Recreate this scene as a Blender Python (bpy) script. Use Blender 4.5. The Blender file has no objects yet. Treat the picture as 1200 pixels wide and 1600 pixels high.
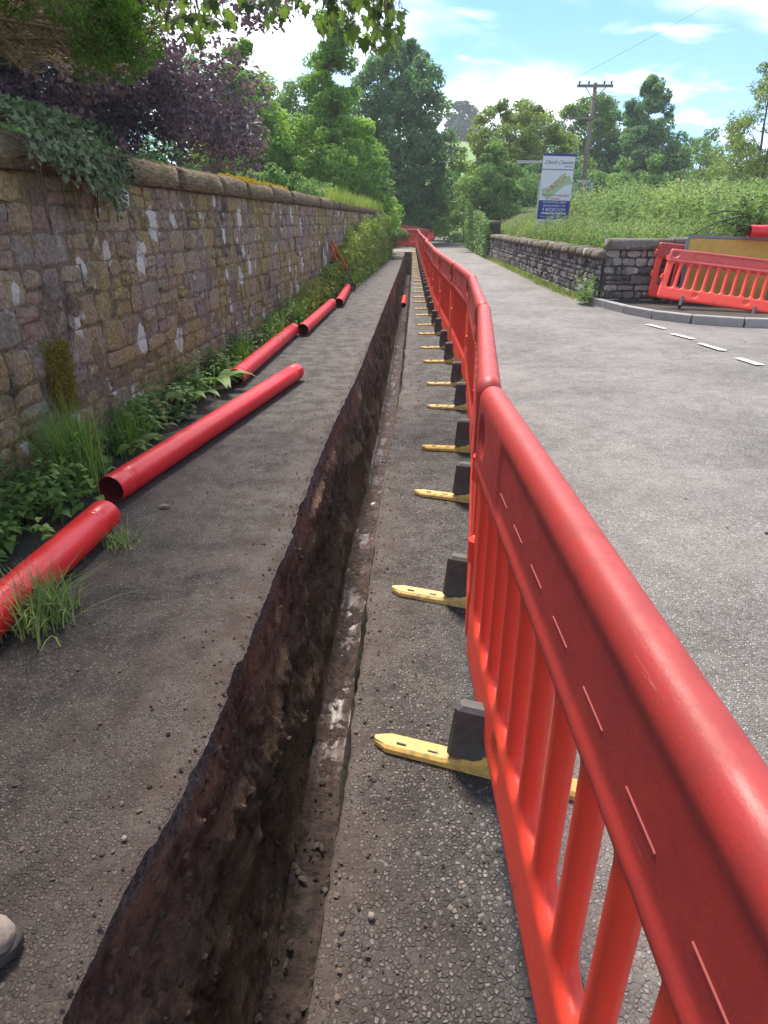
import bpy, math, random
import numpy as np
from mathutils import Vector, Matrix, noise

SC = bpy.context.scene
COL = SC.collection
R = math.radians
rng = np.random.default_rng(7)
random.seed(7)

# ---------------------------------------------------------------- camera
cam_d = bpy.data.cameras.new('camera')
cam = bpy.data.objects.new('camera', cam_d)
COL.objects.link(cam)
cam.location = (0, 0, 1.5)
cam.rotation_euler = (R(90 - 24.42), 0, 0)
cam_d.sensor_fit = 'HORIZONTAL'
cam_d.sensor_width = 36
cam_d.lens = 30.0
cam_d.clip_start = 0.02
cam_d.clip_end = 6000
SC.camera = cam

# ---------------------------------------------------------------- sky and sun
SUN_AZ, SUN_EL = -14.0, 58.0        # degrees; azimuth clockwise from the view direction (+Y)
W = bpy.data.worlds.new('World')
SC.world = W
W.use_nodes = True
nt = W.node_tree
nt.nodes.clear()
def wn(t, **k):
    n = nt.nodes.new(t)
    for a, b in k.items(): setattr(n, a, b)
    return n
out = wn('ShaderNodeOutputWorld')
bg = wn('ShaderNodeBackground')
bg.inputs['Strength'].default_value = 0.12
sky = wn('ShaderNodeTexSky', sky_type='NISHITA', sun_disc=False)
sky.sun_elevation = R(SUN_EL)
sky.sun_rotation = R(SUN_AZ)
sky.air_density = 1.0
sky.dust_density = 0.2
sky.ozone_density = 3.5
tc = wn('ShaderNodeTexCoord')
sep = wn('ShaderNodeSeparateXYZ')
nt.links.new(tc.outputs['Generated'], sep.inputs[0])
def wmath(op, a, b=None):
    n = wn('ShaderNodeMath', operation=op)
    for i, v in enumerate((a, b)):
        if v is None: continue
        if isinstance(v, (int, float)): n.inputs[i].default_value = v
        else: nt.links.new(v, n.inputs[i])
    return n.outputs[0]
zc = wmath('ADD', wmath('MAXIMUM', sep.outputs[2], 0.0), 0.16)
cmb = wn('ShaderNodeCombineXYZ')
nt.links.new(wmath('DIVIDE', sep.outputs[0], zc), cmb.inputs[0])
nt.links.new(wmath('DIVIDE', sep.outputs[1], zc), cmb.inputs[1])
def cloud(scale, loc, lo, hi, detail=9, rough=0.55, sc=(1, 1, 1)):
    mp = wn('ShaderNodeMapping')
    mp.inputs['Location'].default_value = loc
    mp.inputs['Scale'].default_value = sc
    nt.links.new(cmb.outputs[0], mp.inputs[0])
    nz = wn('ShaderNodeTexNoise')
    nz.inputs['Scale'].default_value = scale
    nz.inputs['Detail'].default_value = detail
    nz.inputs['Roughness'].default_value = rough
    nz.inputs['Distortion'].default_value = 0.25
    nt.links.new(mp.outputs[0], nz.inputs[0])
    mr = wn('ShaderNodeMapRange', interpolation_type='SMOOTHSTEP')
    mr.inputs[1].default_value = lo
    mr.inputs[2].default_value = hi
    nt.links.new(nz.outputs[0], mr.inputs[0])
    return mr.outputs[0]
c1 = cloud(0.55, (3.1, 1.7, 0), 0.44, 0.60)
c2 = cloud(2.3, (0.3, 5.2, 0), 0.54, 0.70, sc=(0.7, 1.1, 1))
cl = wmath('MAXIMUM', c1, wmath('MULTIPLY', c2, 0.85))
shade = wn('ShaderNodeMixRGB')
shade.inputs[1].default_value = (5.6, 5.75, 6.0, 1)
shade.inputs[2].default_value = (4.1, 4.35, 4.8, 1)
nt.links.new(cloud(1.1, (7, 3, 0), 0.4, 0.75), shade.inputs[0])
mixc = wn('ShaderNodeMixRGB')
nt.links.new(cl, mixc.inputs[0])
hue = wn('ShaderNodeMixRGB', blend_type='MULTIPLY')
hue.inputs[0].default_value = 1.0
hue.inputs[2].default_value = (.26, .41, .62, 1)
nt.links.new(sky.outputs[0], hue.inputs[1])
nt.links.new(hue.outputs[0], mixc.inputs[1])
nt.links.new(shade.outputs[0], mixc.inputs[2])
nt.links.new(mixc.outputs[0], bg.inputs['Color'])
nt.links.new(bg.outputs[0], out.inputs['Surface'])

sun_d = bpy.data.lights.new('sun', 'SUN')
sun_d.energy = 2.4
sun_d.angle = R(16)
sun_d.color = (1.0, 0.93, 0.82)
sun = bpy.data.objects.new('sun', sun_d)
COL.objects.link(sun)
sdir = Vector((math.sin(R(SUN_AZ)) * math.cos(R(SUN_EL)), math.cos(R(SUN_AZ)) * math.cos(R(SUN_EL)), math.sin(R(SUN_EL))))
sun.rotation_euler = sdir.to_track_quat('Z', 'Y').to_euler()
sun.location = sdir * 50

SC.view_settings.view_transform = 'Standard'
SC.view_settings.look = 'None'
SC.view_settings.exposure = 1.85
SC.view_settings.gamma = 1
SC.view_settings.use_curve_mapping = False
SC.cycles.max_bounces = 6
SC.cycles.transparent_max_bounces = 4
SC.cycles.use_denoising = True

# ---------------------------------------------------------------- helpers
def tag(o, label=None, cat=None, group=None, kind=None):
    if label: o['label'] = label
    if cat: o['category'] = cat
    if group: o['group'] = group
    if kind: o['kind'] = kind
    return o

def link(name, me, mat=None, parent=None):
    o = bpy.data.objects.new(name, me)
    COL.objects.link(o)
    if parent is not None: o.parent = parent
    if mat is not None and me is not None and len(me.materials) == 0:
        for m in (mat if isinstance(mat, (list, tuple)) else [mat]): me.materials.append(m)
    return o

def empty(name, loc=(0, 0, 0), rz=0.0):
    o = bpy.data.objects.new(name, None)
    o.empty_display_size = 0.1
    COL.objects.link(o)
    o.location = loc
    o.rotation_euler = (0, 0, rz)
    return o

def copy_tree(o, parent=None):
    c = o.copy()
    COL.objects.link(c)
    c.parent = parent
    for ch in list(o.children): copy_tree(ch, c)
    return c

class MB:
    """collects verts / faces of one mesh"""
    def __init__(s): s.v = []; s.f = []; s.m = []; s.a = []
    def add(s, vs, fs, mi=0, att=0.0):
        n = len(s.v)
        s.v.extend([tuple(p) for p in vs]); s.a.extend([att] * len(vs))
        for f in fs: s.f.append(tuple(i + n for i in f)); s.m.append(mi)
    def box(s, c, d, M=None, mi=0, bev=0.0):
        x, y, z = d[0] / 2, d[1] / 2, d[2] / 2
        if bev <= 0:
            vs = [(sx * x, sy * y, sz * z) for sx in (-1, 1) for sy in (-1, 1) for sz in (-1, 1)]
            fs = [(0, 1, 3, 2), (4, 6, 7, 5), (0, 4, 5, 1), (2, 3, 7, 6), (0, 2, 6, 4), (1, 5, 7, 3)]
        else:
            b = min(bev, x * .9, y * .9, z * .9)
            ring = [(-x + b, -y), (x - b, -y), (x, -y + b), (x, y - b), (x - b, y), (-x + b, y), (-x, y - b), (-x, -y + b)]
            ins = [(px * (x - b) / x, py * (y - b) / y) for px, py in ring]
            vs = [(px, py, -z) for px, py in ins] + [(px, py, -z + b) for px, py in ring] + [(px, py, z - b) for px, py in ring] + [(px, py, z) for px, py in ins]
            fs = [tuple(range(7, -1, -1)), tuple(range(24, 32))]
            for k in range(3):
                for i in range(8):
                    j = (i + 1) % 8
                    fs.append((k * 8 + i, k * 8 + j, k * 8 + 8 + j, k * 8 + 8 + i))
        c = Vector(c)
        if M is None: vs = [Vector(p) + c for p in vs]
        else: vs = [M @ Vector(p) + c for p in vs]
        s.add(vs, fs, mi)
        return s
    def tube(s, pts, rad, n=6, mi=0, caps=True):
        pts = [Vector(p) for p in pts]
        if isinstance(rad, (int, float)): rad = [rad] * len(pts)
        vs = []; fs = []
        for i, p in enumerate(pts):
            d = (pts[min(i + 1, len(pts) - 1)] - pts[max(i - 1, 0)]).normalized()
            a = d.cross(Vector((0, 0, 1)) if abs(d.z) < .9 else Vector((1, 0, 0))).normalized()
            b = d.cross(a)
            for k in range(n):
                t = 2 * math.pi * k / n
                vs.append(p + (a * math.cos(t) + b * math.sin(t)) * rad[i])
        for i in range(len(pts) - 1):
            for k in range(n):
                fs.append((i * n + k, i * n + (k + 1) % n, (i + 1) * n + (k + 1) % n, (i + 1) * n + k))
        if caps:
            fs.append(tuple(range(n - 1, -1, -1)))
            fs.append(tuple(range((len(pts) - 1) * n, len(pts) * n)))
        s.add(vs, fs, mi)
        return s
    def mesh(s, name, smooth=False, attr=False):
        me = bpy.data.meshes.new(name)
        me.from_pydata([tuple(p) for p in s.v], [], s.f)
        me.polygons.foreach_set('material_index', s.m)
        if smooth: me.polygons.foreach_set('use_smooth', [True] * len(me.polygons))
        if attr:
            at = me.attributes.new('tint', 'FLOAT', 'POINT')
            at.data.foreach_set('value', s.a)
        me.update()
        return me
    def build(s, name, mat, parent=None, smooth=False, attr=False):
        return link(name, s.mesh(name, smooth, attr), mat, parent)

def np_mesh(name, V, F, smooth=False, tint=None, mi=None):
    """V (n,3), F (m,k) with k = 3 or 4"""
    V = np.asarray(V, np.float32); F = np.asarray(F, np.int32)
    me = bpy.data.meshes.new(name)
    k = F.shape[1]
    me.vertices.add(len(V)); me.vertices.foreach_set('co', V.ravel())
    me.loops.add(F.size); me.loops.foreach_set('vertex_index', F.ravel())
    me.polygons.add(len(F))
    me.polygons.foreach_set('loop_start', np.arange(0, F.size, k, dtype=np.int32))
    me.polygons.foreach_set('loop_total', np.full(len(F), k, np.int32))
    if mi is not None: me.polygons.foreach_set('material_index', np.asarray(mi, np.int32))
    me.polygons.foreach_set('use_smooth', np.full(len(F), smooth))
    if tint is not None:
        at = me.attributes.new('tint', 'FLOAT', 'POINT')
        at.data.foreach_set('value', np.asarray(tint, np.float32))
    me.update(calc_edges=True)
    me.validate()
    return me

def unit(a):
    return a / np.maximum(np.linalg.norm(a, axis=1, keepdims=True), 1e-9)

def leaf_quads(P, Nrm, size, aspect=0.55, droop=0.3):
    """rhombus leaves: P centre (n,3), Nrm leaf normal (n,3), size (n,)"""
    n = len(P)
    t = unit(np.cross(Nrm, rng.normal(size=(n, 3))))
    b = np.cross(Nrm, t)
    s = np.asarray(size)[:, None]
    fold = Nrm * s * 0.12
    V = np.stack([P - t * s * .5, P + b * s * aspect * .5 + fold, P + t * s * .5 - Nrm * s * droop * .3, P - b * s * aspect * .5 + fold], 1)
    F = np.arange(n * 4).reshape(n, 4)
    return V.reshape(-1, 3), F

def blades(P, H, lean, width, seg=3, azi=None, curve=1.0):
    """grass blades: P base (n,3), H height (n,), lean (n,) horizontal reach; quads"""
    n = len(P)
    if azi is None: azi = rng.uniform(0, 2 * np.pi, n)
    d = np.stack([np.cos(azi), np.sin(azi), np.zeros(n)], 1)
    sd = np.stack([-np.sin(azi), np.cos(azi), np.zeros(n)], 1)
    rows = []
    for k in range(seg + 1):
        t = k / seg
        c = P + d * (lean * t ** (1.6 * curve))[:, None]
        z = H * (t - 0.25 * curve * t * t * np.minimum(lean / np.maximum(H, 1e-6), 1.6))
        c = c + np.stack([np.zeros(n), np.zeros(n), z], 1)
        w = (np.asarray(width) * (1 - t) ** .6 + 0.0006)[:, None] if not np.isscalar(width) else (width * (1 - t) ** .6 + 0.0006)
        rows += [c - sd * w * .5, c + sd * w * .5]
    V = np.stack(rows, 1)
    m = 2 * (seg + 1)
    base = (np.arange(n) * m)[:, None]
    F = np.concatenate([base + np.array([[2 * k, 2 * k + 1, 2 * k + 3, 2 * k + 2]]) for k in range(seg)], 0)
    return V.reshape(-1, 3), F

def strip_leaves(P, azi, L, Wd, up=0.8, droop=1.0, seg=4, prof=None):
    """broad arching leaves as strips with a folded midrib; three verts per row"""
    n = len(P)
    d = np.stack([np.cos(azi), np.sin(azi), np.zeros(n)], 1)
    sd = np.stack([-np.sin(azi), np.cos(azi), np.zeros(n)], 1)
    rows = []
    for k in range(seg + 1):
        t = k / seg
        w = (math.sin(math.pi * min(1, (t * .93 + .07)) ** .8) * .5 + .01) if prof is None else prof(t)
        c = P + d * (L * (t * .85))[:, None]
        c[:, 2] += L * (up * t - droop * t * t)
        ww = (Wd * w)[:, None]
        e = np.zeros((n, 3)); e[:, 2] = Wd * w * .25
        rows += [c - sd * ww + e, c, c + sd * ww + e]
    V = np.stack(rows, 1); m = 3 * (seg + 1)
    base = (np.arange(n) * m)[:, None]
    fs = []
    for k in range(seg):
        for j in range(2):
            fs.append(base + np.array([[3 * k + j, 3 * k + j + 1, 3 * k + 4 + j, 3 * k + 3 + j]]))
    return V.reshape(-1, 3), np.concatenate(fs, 0)

def cat(parts):
    Vs, Fs, n = [], [], 0
    for V, F in parts:
        Vs.append(V); Fs.append(F + n); n += len(V)
    return np.concatenate(Vs), np.concatenate(Fs)

# ---------------------------------------------------------------- materials
MATS = {}
class NG:
    def __init__(s, name):
        s.m = bpy.data.materials.new(name); s.m.use_nodes = True
        s.t = s.m.node_tree; s.b = s.t.nodes['Principled BSDF']; s.o = s.t.nodes['Material Output']
        s.tcn = s.t.nodes.new('ShaderNodeTexCoord')
        MATS[name] = s.m
    def n(s, t, **k):
        x = s.t.nodes.new(t)
        for a, b in k.items(): setattr(x, a, b)
        return x
    def set(s, sock, v):
        if isinstance(v, bpy.types.NodeSocket): s.t.links.new(v, sock)
        elif isinstance(v, (tuple, list)) and len(v) == 3 and sock.type == 'RGBA': sock.default_value = (*v, 1)
        else: sock.default_value = v
    def noise(s, scale, detail=4, rough=.55, vec=None, dist=0.0):
        x = s.n('ShaderNodeTexNoise'); x.inputs['Scale'].default_value = scale; x.inputs['Detail'].default_value = detail
        x.inputs['Roughness'].default_value = rough; x.inputs['Distortion'].default_value = dist
        s.t.links.new(vec if vec is not None else s.tcn.outputs['Object'], x.inputs['Vector'])
        return x.outputs[0]
    def vor(s, scale, vec=None, feature='F1', rand=1.0):
        x = s.n('ShaderNodeTexVoronoi', feature=feature); x.inputs['Scale'].default_value = scale
        x.inputs['Randomness'].default_value = rand
        s.t.links.new(vec if vec is not None else s.tcn.outputs['Object'], x.inputs['Vector'])
        return x
    def mapping(s, scale=(1, 1, 1), loc=(0, 0, 0), rot=(0, 0, 0)):
        x = s.n('ShaderNodeMapping'); x.inputs['Scale'].default_value = scale; x.inputs['Location'].default_value = loc; x.inputs['Rotation'].default_value = rot
        s.t.links.new(s.tcn.outputs['Object'], x.inputs[0]); return x.outputs[0]
    def rng(s, v, lo, hi, a=0., b=1., smooth=True):
        x = s.n('ShaderNodeMapRange', interpolation_type='SMOOTHSTEP' if smooth else 'LINEAR')
        s.set(x.inputs[0], v); x.inputs[1].default_value = lo; x.inputs[2].default_value = hi; x.inputs[3].default_value = a; x.inputs[4].default_value = b
        return x.outputs[0]
    def mix(s, f, a, b, mode='MIX'):
        x = s.n('ShaderNodeMixRGB', blend_type=mode); s.set(x.inputs[0], f); s.set(x.inputs[1], a); s.set(x.inputs[2], b); return x.outputs[0]
    def math(s, op, a, b=0.):
        x = s.n('ShaderNodeMath', operation=op); s.set(x.inputs[0], a); s.set(x.inputs[1], b); return x.outputs[0]
    def attr(s, name):
        x = s.n('ShaderNodeAttribute', attribute_name=name); return x.outputs['Fac']
    def sepxyz(s):
        x = s.n('ShaderNodeSeparateXYZ'); s.t.links.new(s.tcn.outputs['Object'], x.inputs[0]); return x.outputs
    def island(s):
        return s.n('ShaderNodeNewGeometry').outputs['Random Per Island']
    def bump(s, h, strength=.5, dist=.01):
        x = s.n('ShaderNodeBump'); x.inputs['Strength'].default_value = strength; x.inputs['Distance'].default_value = dist
        s.set(x.inputs['Height'], h); s.t.links.new(x.outputs[0], s.b.inputs['Normal']); return x.outputs[0]
    def fin(s, col=None, rough=None, spec=None):
        if col is not None: s.set(s.b.inputs['Base Color'], col)
        if rough is not None: s.set(s.b.inputs['Roughness'], rough)
        if spec is not None: s.set(s.b.inputs['Specular IOR Level'], spec)
        return s.m

def plain(name, col, rough=.6, var=.25, scale=12, bump=0., bscale=60, spec=.4, metal=0.):
    g = NG(name)
    n = g.noise(scale, 5)
    c = g.mix(n, tuple(x * (1 - var) for x in col), tuple(min(1, x * (1 + var)) for x in col))
    if bump: g.bump(g.noise(bscale, 5), bump, .005)
    g.b.inputs['Metallic'].default_value = metal
    return g.fin(c, rough, spec)

def leafmat(name, c1, c2, c3=None, trans=.4, rough=.5, tint=False):
    g = NG(name)
    r = g.island()
    c = g.mix(g.rng(r, 0, 1, smooth=False), c1, c2)
    if c3 is not None: c = g.mix(g.rng(g.noise(.55, 3), .45, .66), c, c3)
    g.fin(c, rough, .35)
    tr = g.n('ShaderNodeBsdfTranslucent')
    hs = g.n('ShaderNodeHueSaturation'); hs.inputs['Value'].default_value = 1.5; hs.inputs['Saturation'].default_value = 1.1
    g.set(hs.inputs['Color'], c); g.t.links.new(hs.outputs[0], tr.inputs[0])
    mx = g.n('ShaderNodeMixShader'); mx.inputs[0].default_value = trans
    g.t.links.new(g.b.outputs[0], mx.inputs[1]); g.t.links.new(tr.outputs[0], mx.inputs[2]); g.t.links.new(mx.outputs[0], g.o.inputs[0])
    return g.m

def asphalt(name, dark, light, chip, warm, wear=.5, rough=.85, blot=.45):
    """chip = chips per metre; attribute 'tint' (0..1) = trodden soil lying on it"""
    g = NG(name)
    wob = g.n('ShaderNodeMixRGB', blend_type='ADD'); wob.inputs[0].default_value = .35 / chip
    nn = g.n('ShaderNodeTexNoise'); nn.inputs['Scale'].default_value = chip * 1.3; nn.inputs['Detail'].default_value = 3
    g.t.links.new(g.tcn.outputs['Object'], nn.inputs[0]); g.t.links.new(g.tcn.outputs['Object'], wob.inputs[1]); g.t.links.new(nn.outputs[1], wob.inputs[2])
    ve = g.vor(chip, wob.outputs[0], 'DISTANCE_TO_EDGE'); v = g.vor(chip, wob.outputs[0])
    rnd = g.n('ShaderNodeSeparateColor'); g.t.links.new(v.outputs['Color'], rnd.inputs[0])
    stone = g.rng(ve.outputs['Distance'], -.08, .30)
    lift = g.rng(rnd.outputs[1], .15, .9, .15, 1)
    big = g.noise(.8, 6, .6); patch = g.rng(big, .3, .72); med = g.noise(6.0, 7, .68)
    fine = g.noise(140, 4, .75)
    val = g.math('MULTIPLY', g.math('MULTIPLY', stone, lift), g.rng(rnd.outputs[0], 0, 1, .12, .95))
    val = g.math('MULTIPLY', val, g.rng(fine, .25, .75, .55, 1.3))
    c = g.mix(val, dark, light)
    c = g.mix(g.math('MULTIPLY', g.rng(rnd.outputs[2], .80, .95), g.math('MULTIPLY', stone, .35)), c, tuple(min(1, x * 1.7) for x in light))
    c = g.mix(g.math('MULTIPLY', patch, wear), c, g.mix(.5, c, tuple((a + b) * .75 for a, b in zip(dark, light))))
    mudf = g.rng(g.math('ADD', g.math('MULTIPLY', g.noise(3.2, 8, .68), .9), g.attr('tint')), .60, 1.05, 0, .92)
    mud = g.mix(g.math('MULTIPLY', fine, g.rng(med, .3, .7, .6, 1.3)), tuple(x * .45 for x in warm), tuple(x * 1.7 for x in warm))
    c = g.mix(g.math('MULTIPLY', mudf, g.math('SUBTRACT', 1.0, g.math('MULTIPLY', val, .55))), c, mud)
    c = g.mix(g.math('MULTIPLY', g.rng(med, .45, .68), blot), c, g.mix(.55, c, (.008, .007, .006)))
    h = g.math('ADD', g.math('MULTIPLY', g.math('MULTIPLY', stone, lift), g.math('SUBTRACT', 1.0, g.math('MULTIPLY', mudf, .6))), g.math('ADD', g.math('MULTIPLY', fine, .35), g.math('MULTIPLY', med, .8)))
    g.bump(h, 1.0, .6 / chip)
    return g.fin(c, g.rng(med, .35, .65, rough - .22, rough + .06), .5)

# ---------------------------------------------------------------- ground materials
M_footway = asphalt('footway_asphalt', (.013, .0105, .0085), (.165, .136, .115), 100, (.056, .037, .028), .3)
M_strip = asphalt('strip_asphalt', (.014, .0115, .0095), (.225, .19, .162), 92, (.064, .044, .034), .4)
M_road = asphalt('road_asphalt', (.088, .079, .070), (.41, .375, .335), 100, (.21, .168, .135), .8, .85, .2)

def soil_mat():
    g = NG('trench_soil')
    z = g.sepxyz()[2]
    n1 = g.noise(2.4, 8, .68); n2 = g.noise(17, 8, .72); n3 = g.noise(80, 4, .7)
    c = g.mix(g.rng(n2, .32, .7), (.085, .052, .036), (.38, .245, .160))
    c = g.mix(g.math('MULTIPLY', g.rng(n1, .46, .60), .85), c, g.mix(g.rng(n3, .3, .7), (.30, .175, .10), (.46, .29, .18)))
    c = g.mix(g.rng(g.math('ADD', z, g.math('MULTIPLY', g.math('SUBTRACT', n1, .5), .18)), -.10, -.045), c, g.mix(g.rng(n3, .35, .7), (.060, .056, .052), (.34, .31, .28)))
    st = g.vor(26)
    rs = g.n('ShaderNodeSeparateColor'); g.t.links.new(st.outputs['Color'], rs.inputs[0])
    sm = g.math('MULTIPLY', g.rng(st.outputs['Distance'], .22, .36, 1, 0), g.rng(rs.outputs[0], .78, .82))
    c = g.mix(sm, c, (.26, .21, .17))
    h = g.math('ADD', g.math('ADD', n2, g.math('MULTIPLY', n3, .4)), g.math('MULTIPLY', sm, .5))
    g.bump(h, 1.0, .05)
    return g.fin(c, .85, .3)
M_soil = soil_mat()
M_soil_shade = NG('shaded_soil'); _q = M_soil_shade.noise(19, 8, .72); M_soil_shade.bump(_q, 1.0, .05); M_soil_shade = M_soil_shade.fin(M_soil_shade.mix(M_soil_shade.rng(_q, .3, .7), (.014, .011, .010), (.075, .056, .046)), .8, .3)  # right trench face: soil with its shade put into a near-black colour

def floor_mat():
    g = NG('trench_mud')
    n1 = g.noise(3.0, 7, .6); n2 = g.noise(22, 7, .7)
    wet_glare = g.math('MULTIPLY', g.rng(g.math('ADD', n1, g.math('MULTIPLY', g.math('SUBTRACT', n2, .5), .5)), .46, .56, 1, 0), g.attr('tint'))
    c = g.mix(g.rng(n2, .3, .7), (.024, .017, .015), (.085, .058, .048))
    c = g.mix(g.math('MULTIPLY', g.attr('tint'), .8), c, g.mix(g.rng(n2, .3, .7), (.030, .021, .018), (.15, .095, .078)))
    c = g.mix(g.math('MULTIPLY', wet_glare, .55), c, (.17, .12, .105))  # wet patches made paler: sky glare put into their colour
    g.bump(g.math('MULTIPLY', n2, g.rng(wet_glare, 0, 1, 1, .2)), .9, .03)
    return g.fin(c, g.rng(wet_glare, 0, 1, .8, .17), g.rng(wet_glare, 0, 1, .3, .6))
M_mud = floor_mat()

def grass_ground(name, a, b, c3):
    g = NG(name)
    c = g.mix(g.noise(1.2, 8, .7), a, b); c = g.mix(g.rng(g.noise(.05, 4), .4, .65), c, c3)
    g.bump(g.noise(14, 6, .7), .8, .06)
    return g.fin(c, .9, .2)
M_grass = grass_ground('rough_grass', (.035, .06, .018), (.08, .12, .035), (.09, .11, .04))
M_pasture = grass_ground('pasture', (.13, .22, .05), (.16, .27, .06), (.18, .26, .07))
M_earth = plain('bare_earth', (.05, .038, .028), .9, .4, 6, .8, 30)

# ---------------------------------------------------------------- layout lines (metres; camera at 0,0, looking along +Y)
def n2(x, y=0., s=0.): return noise.noise(Vector((x, y, s)))
def interp(y, tab):
    ys = [t[0] for t in tab]; xs = [t[1] for t in tab]
    return float(np.interp(y, ys, xs))
TL = [(-2, -.78), (.7, -.665), (1.05, -.645), (1.6, -.555), (2.9, -.50), (4.4, -.45), (7.2, -.27), (12.8, .0), (24, .55), (36, 1.08), (40, 1.2)]
TR = [(-2, -.30), (.7, -.165), (1.3, -.115), (2.3, -.075), (3.9, .0), (6.4, .18), (12.8, .49), (24, .98), (36, 1.5), (40, 1.62)]
T_END = 37.0
def xl(y): return interp(y, TL) + .006 * n2(y * 1.9, 1.) + .008 * n2(y * 7.1, 2.) + (.010 * abs(n2(y * 19, 3.)) + .006 * n2(y * 47, 4.) + .011 * round(1.5 * n2(y * 1.9, 41.)) * (1 if y < 4 else .4) if y < 8 else 0)
def xr(y): return interp(y, TR) + .012 * n2(y * 2.1, 5.) + .009 * n2(y * 8.3, 6.) + (.006 * n2(y * 23, 7.) if y < 8 else 0)
WALL_A, WALL_S = -2.35, .0735       # left wall face: X = A + S*Y
def wx(y): return WALL_A + WALL_S * y
def bx(y): return interp(y, [(-3, .345), (-.15, .312), (1.85, .31), (3.9, .585), (5.95, .78), (8, .83), (10, .86), (12.1, .90), (24, 1.33), (30, 1.56), (44, 2.1)])
def road_right(y): return interp(y, [(-3, 14), (10.4, 14), (10.7, 5.3), (11.6, 4.6), (13.3, 4.22), (15.2, 4.0), (24, 4.35), (36, 4.8), (45, 5.3), (130, 12.4)])

ys = [-1.6]
while ys[-1] < T_END:
    y = ys[-1]; ys.append(y + (.018 if y < 2.5 else .035 if y < 6 else .09 if y < 14 else .25))
ys[-1] = T_END
NY = len(ys)

def grid_obj(name, rows, mat, smooth=True, tint=None):
    """rows: list of equal-length point lists"""
    m = len(rows[0]); V = np.array(rows).reshape(-1, 3)
    F = [(i * m + j, i * m + j + 1, (i + 1) * m + j + 1, (i + 1) * m + j) for i in range(len(rows) - 1) for j in range(m - 1)]
    return link(name, np_mesh(name, V, np.array(F), smooth, None if tint is None else np.array(tint).ravel()), mat)

# one ground sheet to the horizon, open along the trench
def ground_sheet():
    gy = [-400., -60, -10, -1.6] + [float(v) for v in np.linspace(0, T_END, 38)] + [45., 70, 120, 250, 400]
    rows = []
    for y in gy:
        l = interp(y, TL) - .06; r = interp(y, TR) + .06
        rows.append([(-400, y, -.012), (-60, y, -.012), (-8, y, -.012), (l, y, -.012), (r, y, -.012), (8, y, -.012), (60, y, -.012), (400, y, -.012)])
    V = np.array(rows).reshape(-1, 3); F = []
    for i in range(len(gy) - 1):
        for j in range(7):
            if j == 3 and -1.7 < gy[i] and gy[i + 1] <= T_END + .01: continue
            F.append((i * 8 + j, i * 8 + j + 1, (i + 1) * 8 + j + 1, (i + 1) * 8 + j))
    return tag(link('ground', np_mesh('ground', V, np.array(F)), M_grass), kind='structure')
ground_sheet()

def surf_z(x, y): return .006 * n2(x * 1.7, y * 1.7, 4.) + .003 * n2(x * 9, y * 9, 2.)

# footway between wall and trench
rows, tint = [], []
for y in ys:
    a, b = wx(y) - .02, xl(y)
    r, t = [], []
    for k in range(15):
        f = k / 14; f = 1 - (1 - f) ** 1.8
        x = a + (b - a) * f
        edge = max(0, 1 - (b - x) / .05)
        r.append((x, y, surf_z(x, y) - .012 * edge * (.5 + n2(y * 6, 3.)) if k < 14 else -.010 + .012 * n2(y * 9, 2)))
        t.append(.40 * math.exp(-((b - x) / .22)) + .55 * math.exp(-((x - a) / .16)) + .25 + .18 * n2(x * 1.1, y * .8, 71))
    rows.append(r); tint.append(t)
tag(grid_obj('footway', rows, M_footway, True, tint), kind='structure')

# strip between the trench and the barriers, and the carriageway beyond them
def barrier_edge(y): return bx(y) + .12
rows, tint = [], []
for y in ys:
    a, b = xr(y), barrier_edge(y)
    r, t = [], []
    for k in range(11):
        f = (k / 10) ** 1.8; x = a + (b - a) * f
        r.append((x, y, surf_z(x, y) if k else -.008 + .012 * n2(y * 9, 8)))
        t.append(.42 * math.exp(-(x - a) / .16) + .14 + .16 * n2(x * 1.3, y * .9, 72))
    rows.append(r); tint.append(t)
tag(grid_obj('trench_side_strip', rows, M_strip, True, tint), kind='structure')
rows, tint = [], []
ry = [v for v in ys[::3]] + [38., 40, 43, 46, 50, 60, 80, 100, 130, 170]
for y in ry:
    a = barrier_edge(y) + .0 if y <= T_END else interp(y, [(37, 1.95), (45, 2.2), (130, 9.2), (170, 13)])
    b = road_right(y) + (0 if y < 150 else 3)
    r, t = [], []
    for k in range(13):
        x = a + (b - a) * (k / 12) ** 1.3
        r.append((x, y, .004 + (surf_z(x, y) if y < 20 else 0) if k else -.004)); t.append(.34 * math.exp(-(x - a) / .5) + .02 + .14 * max(0, n2(x * .5, y * .3, 9)))
    rows.append(r); tint.append(t)
tag(grid_obj('road', rows, M_road, True, tint), kind='structure')
rows = [[(x, y, .010) for x in (wx(y) - .1, interp(y, TL) * .5 + interp(y, TR) * .5, interp(y, [(37, 1.95), (45, 2.2)]))] for y in (T_END - .02, 39, 41, 43.5, 46)]
tag(grid_obj('footway_beyond_trench', rows, M_road, True, [[.3] * 3] * 5), kind='structure')

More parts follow.
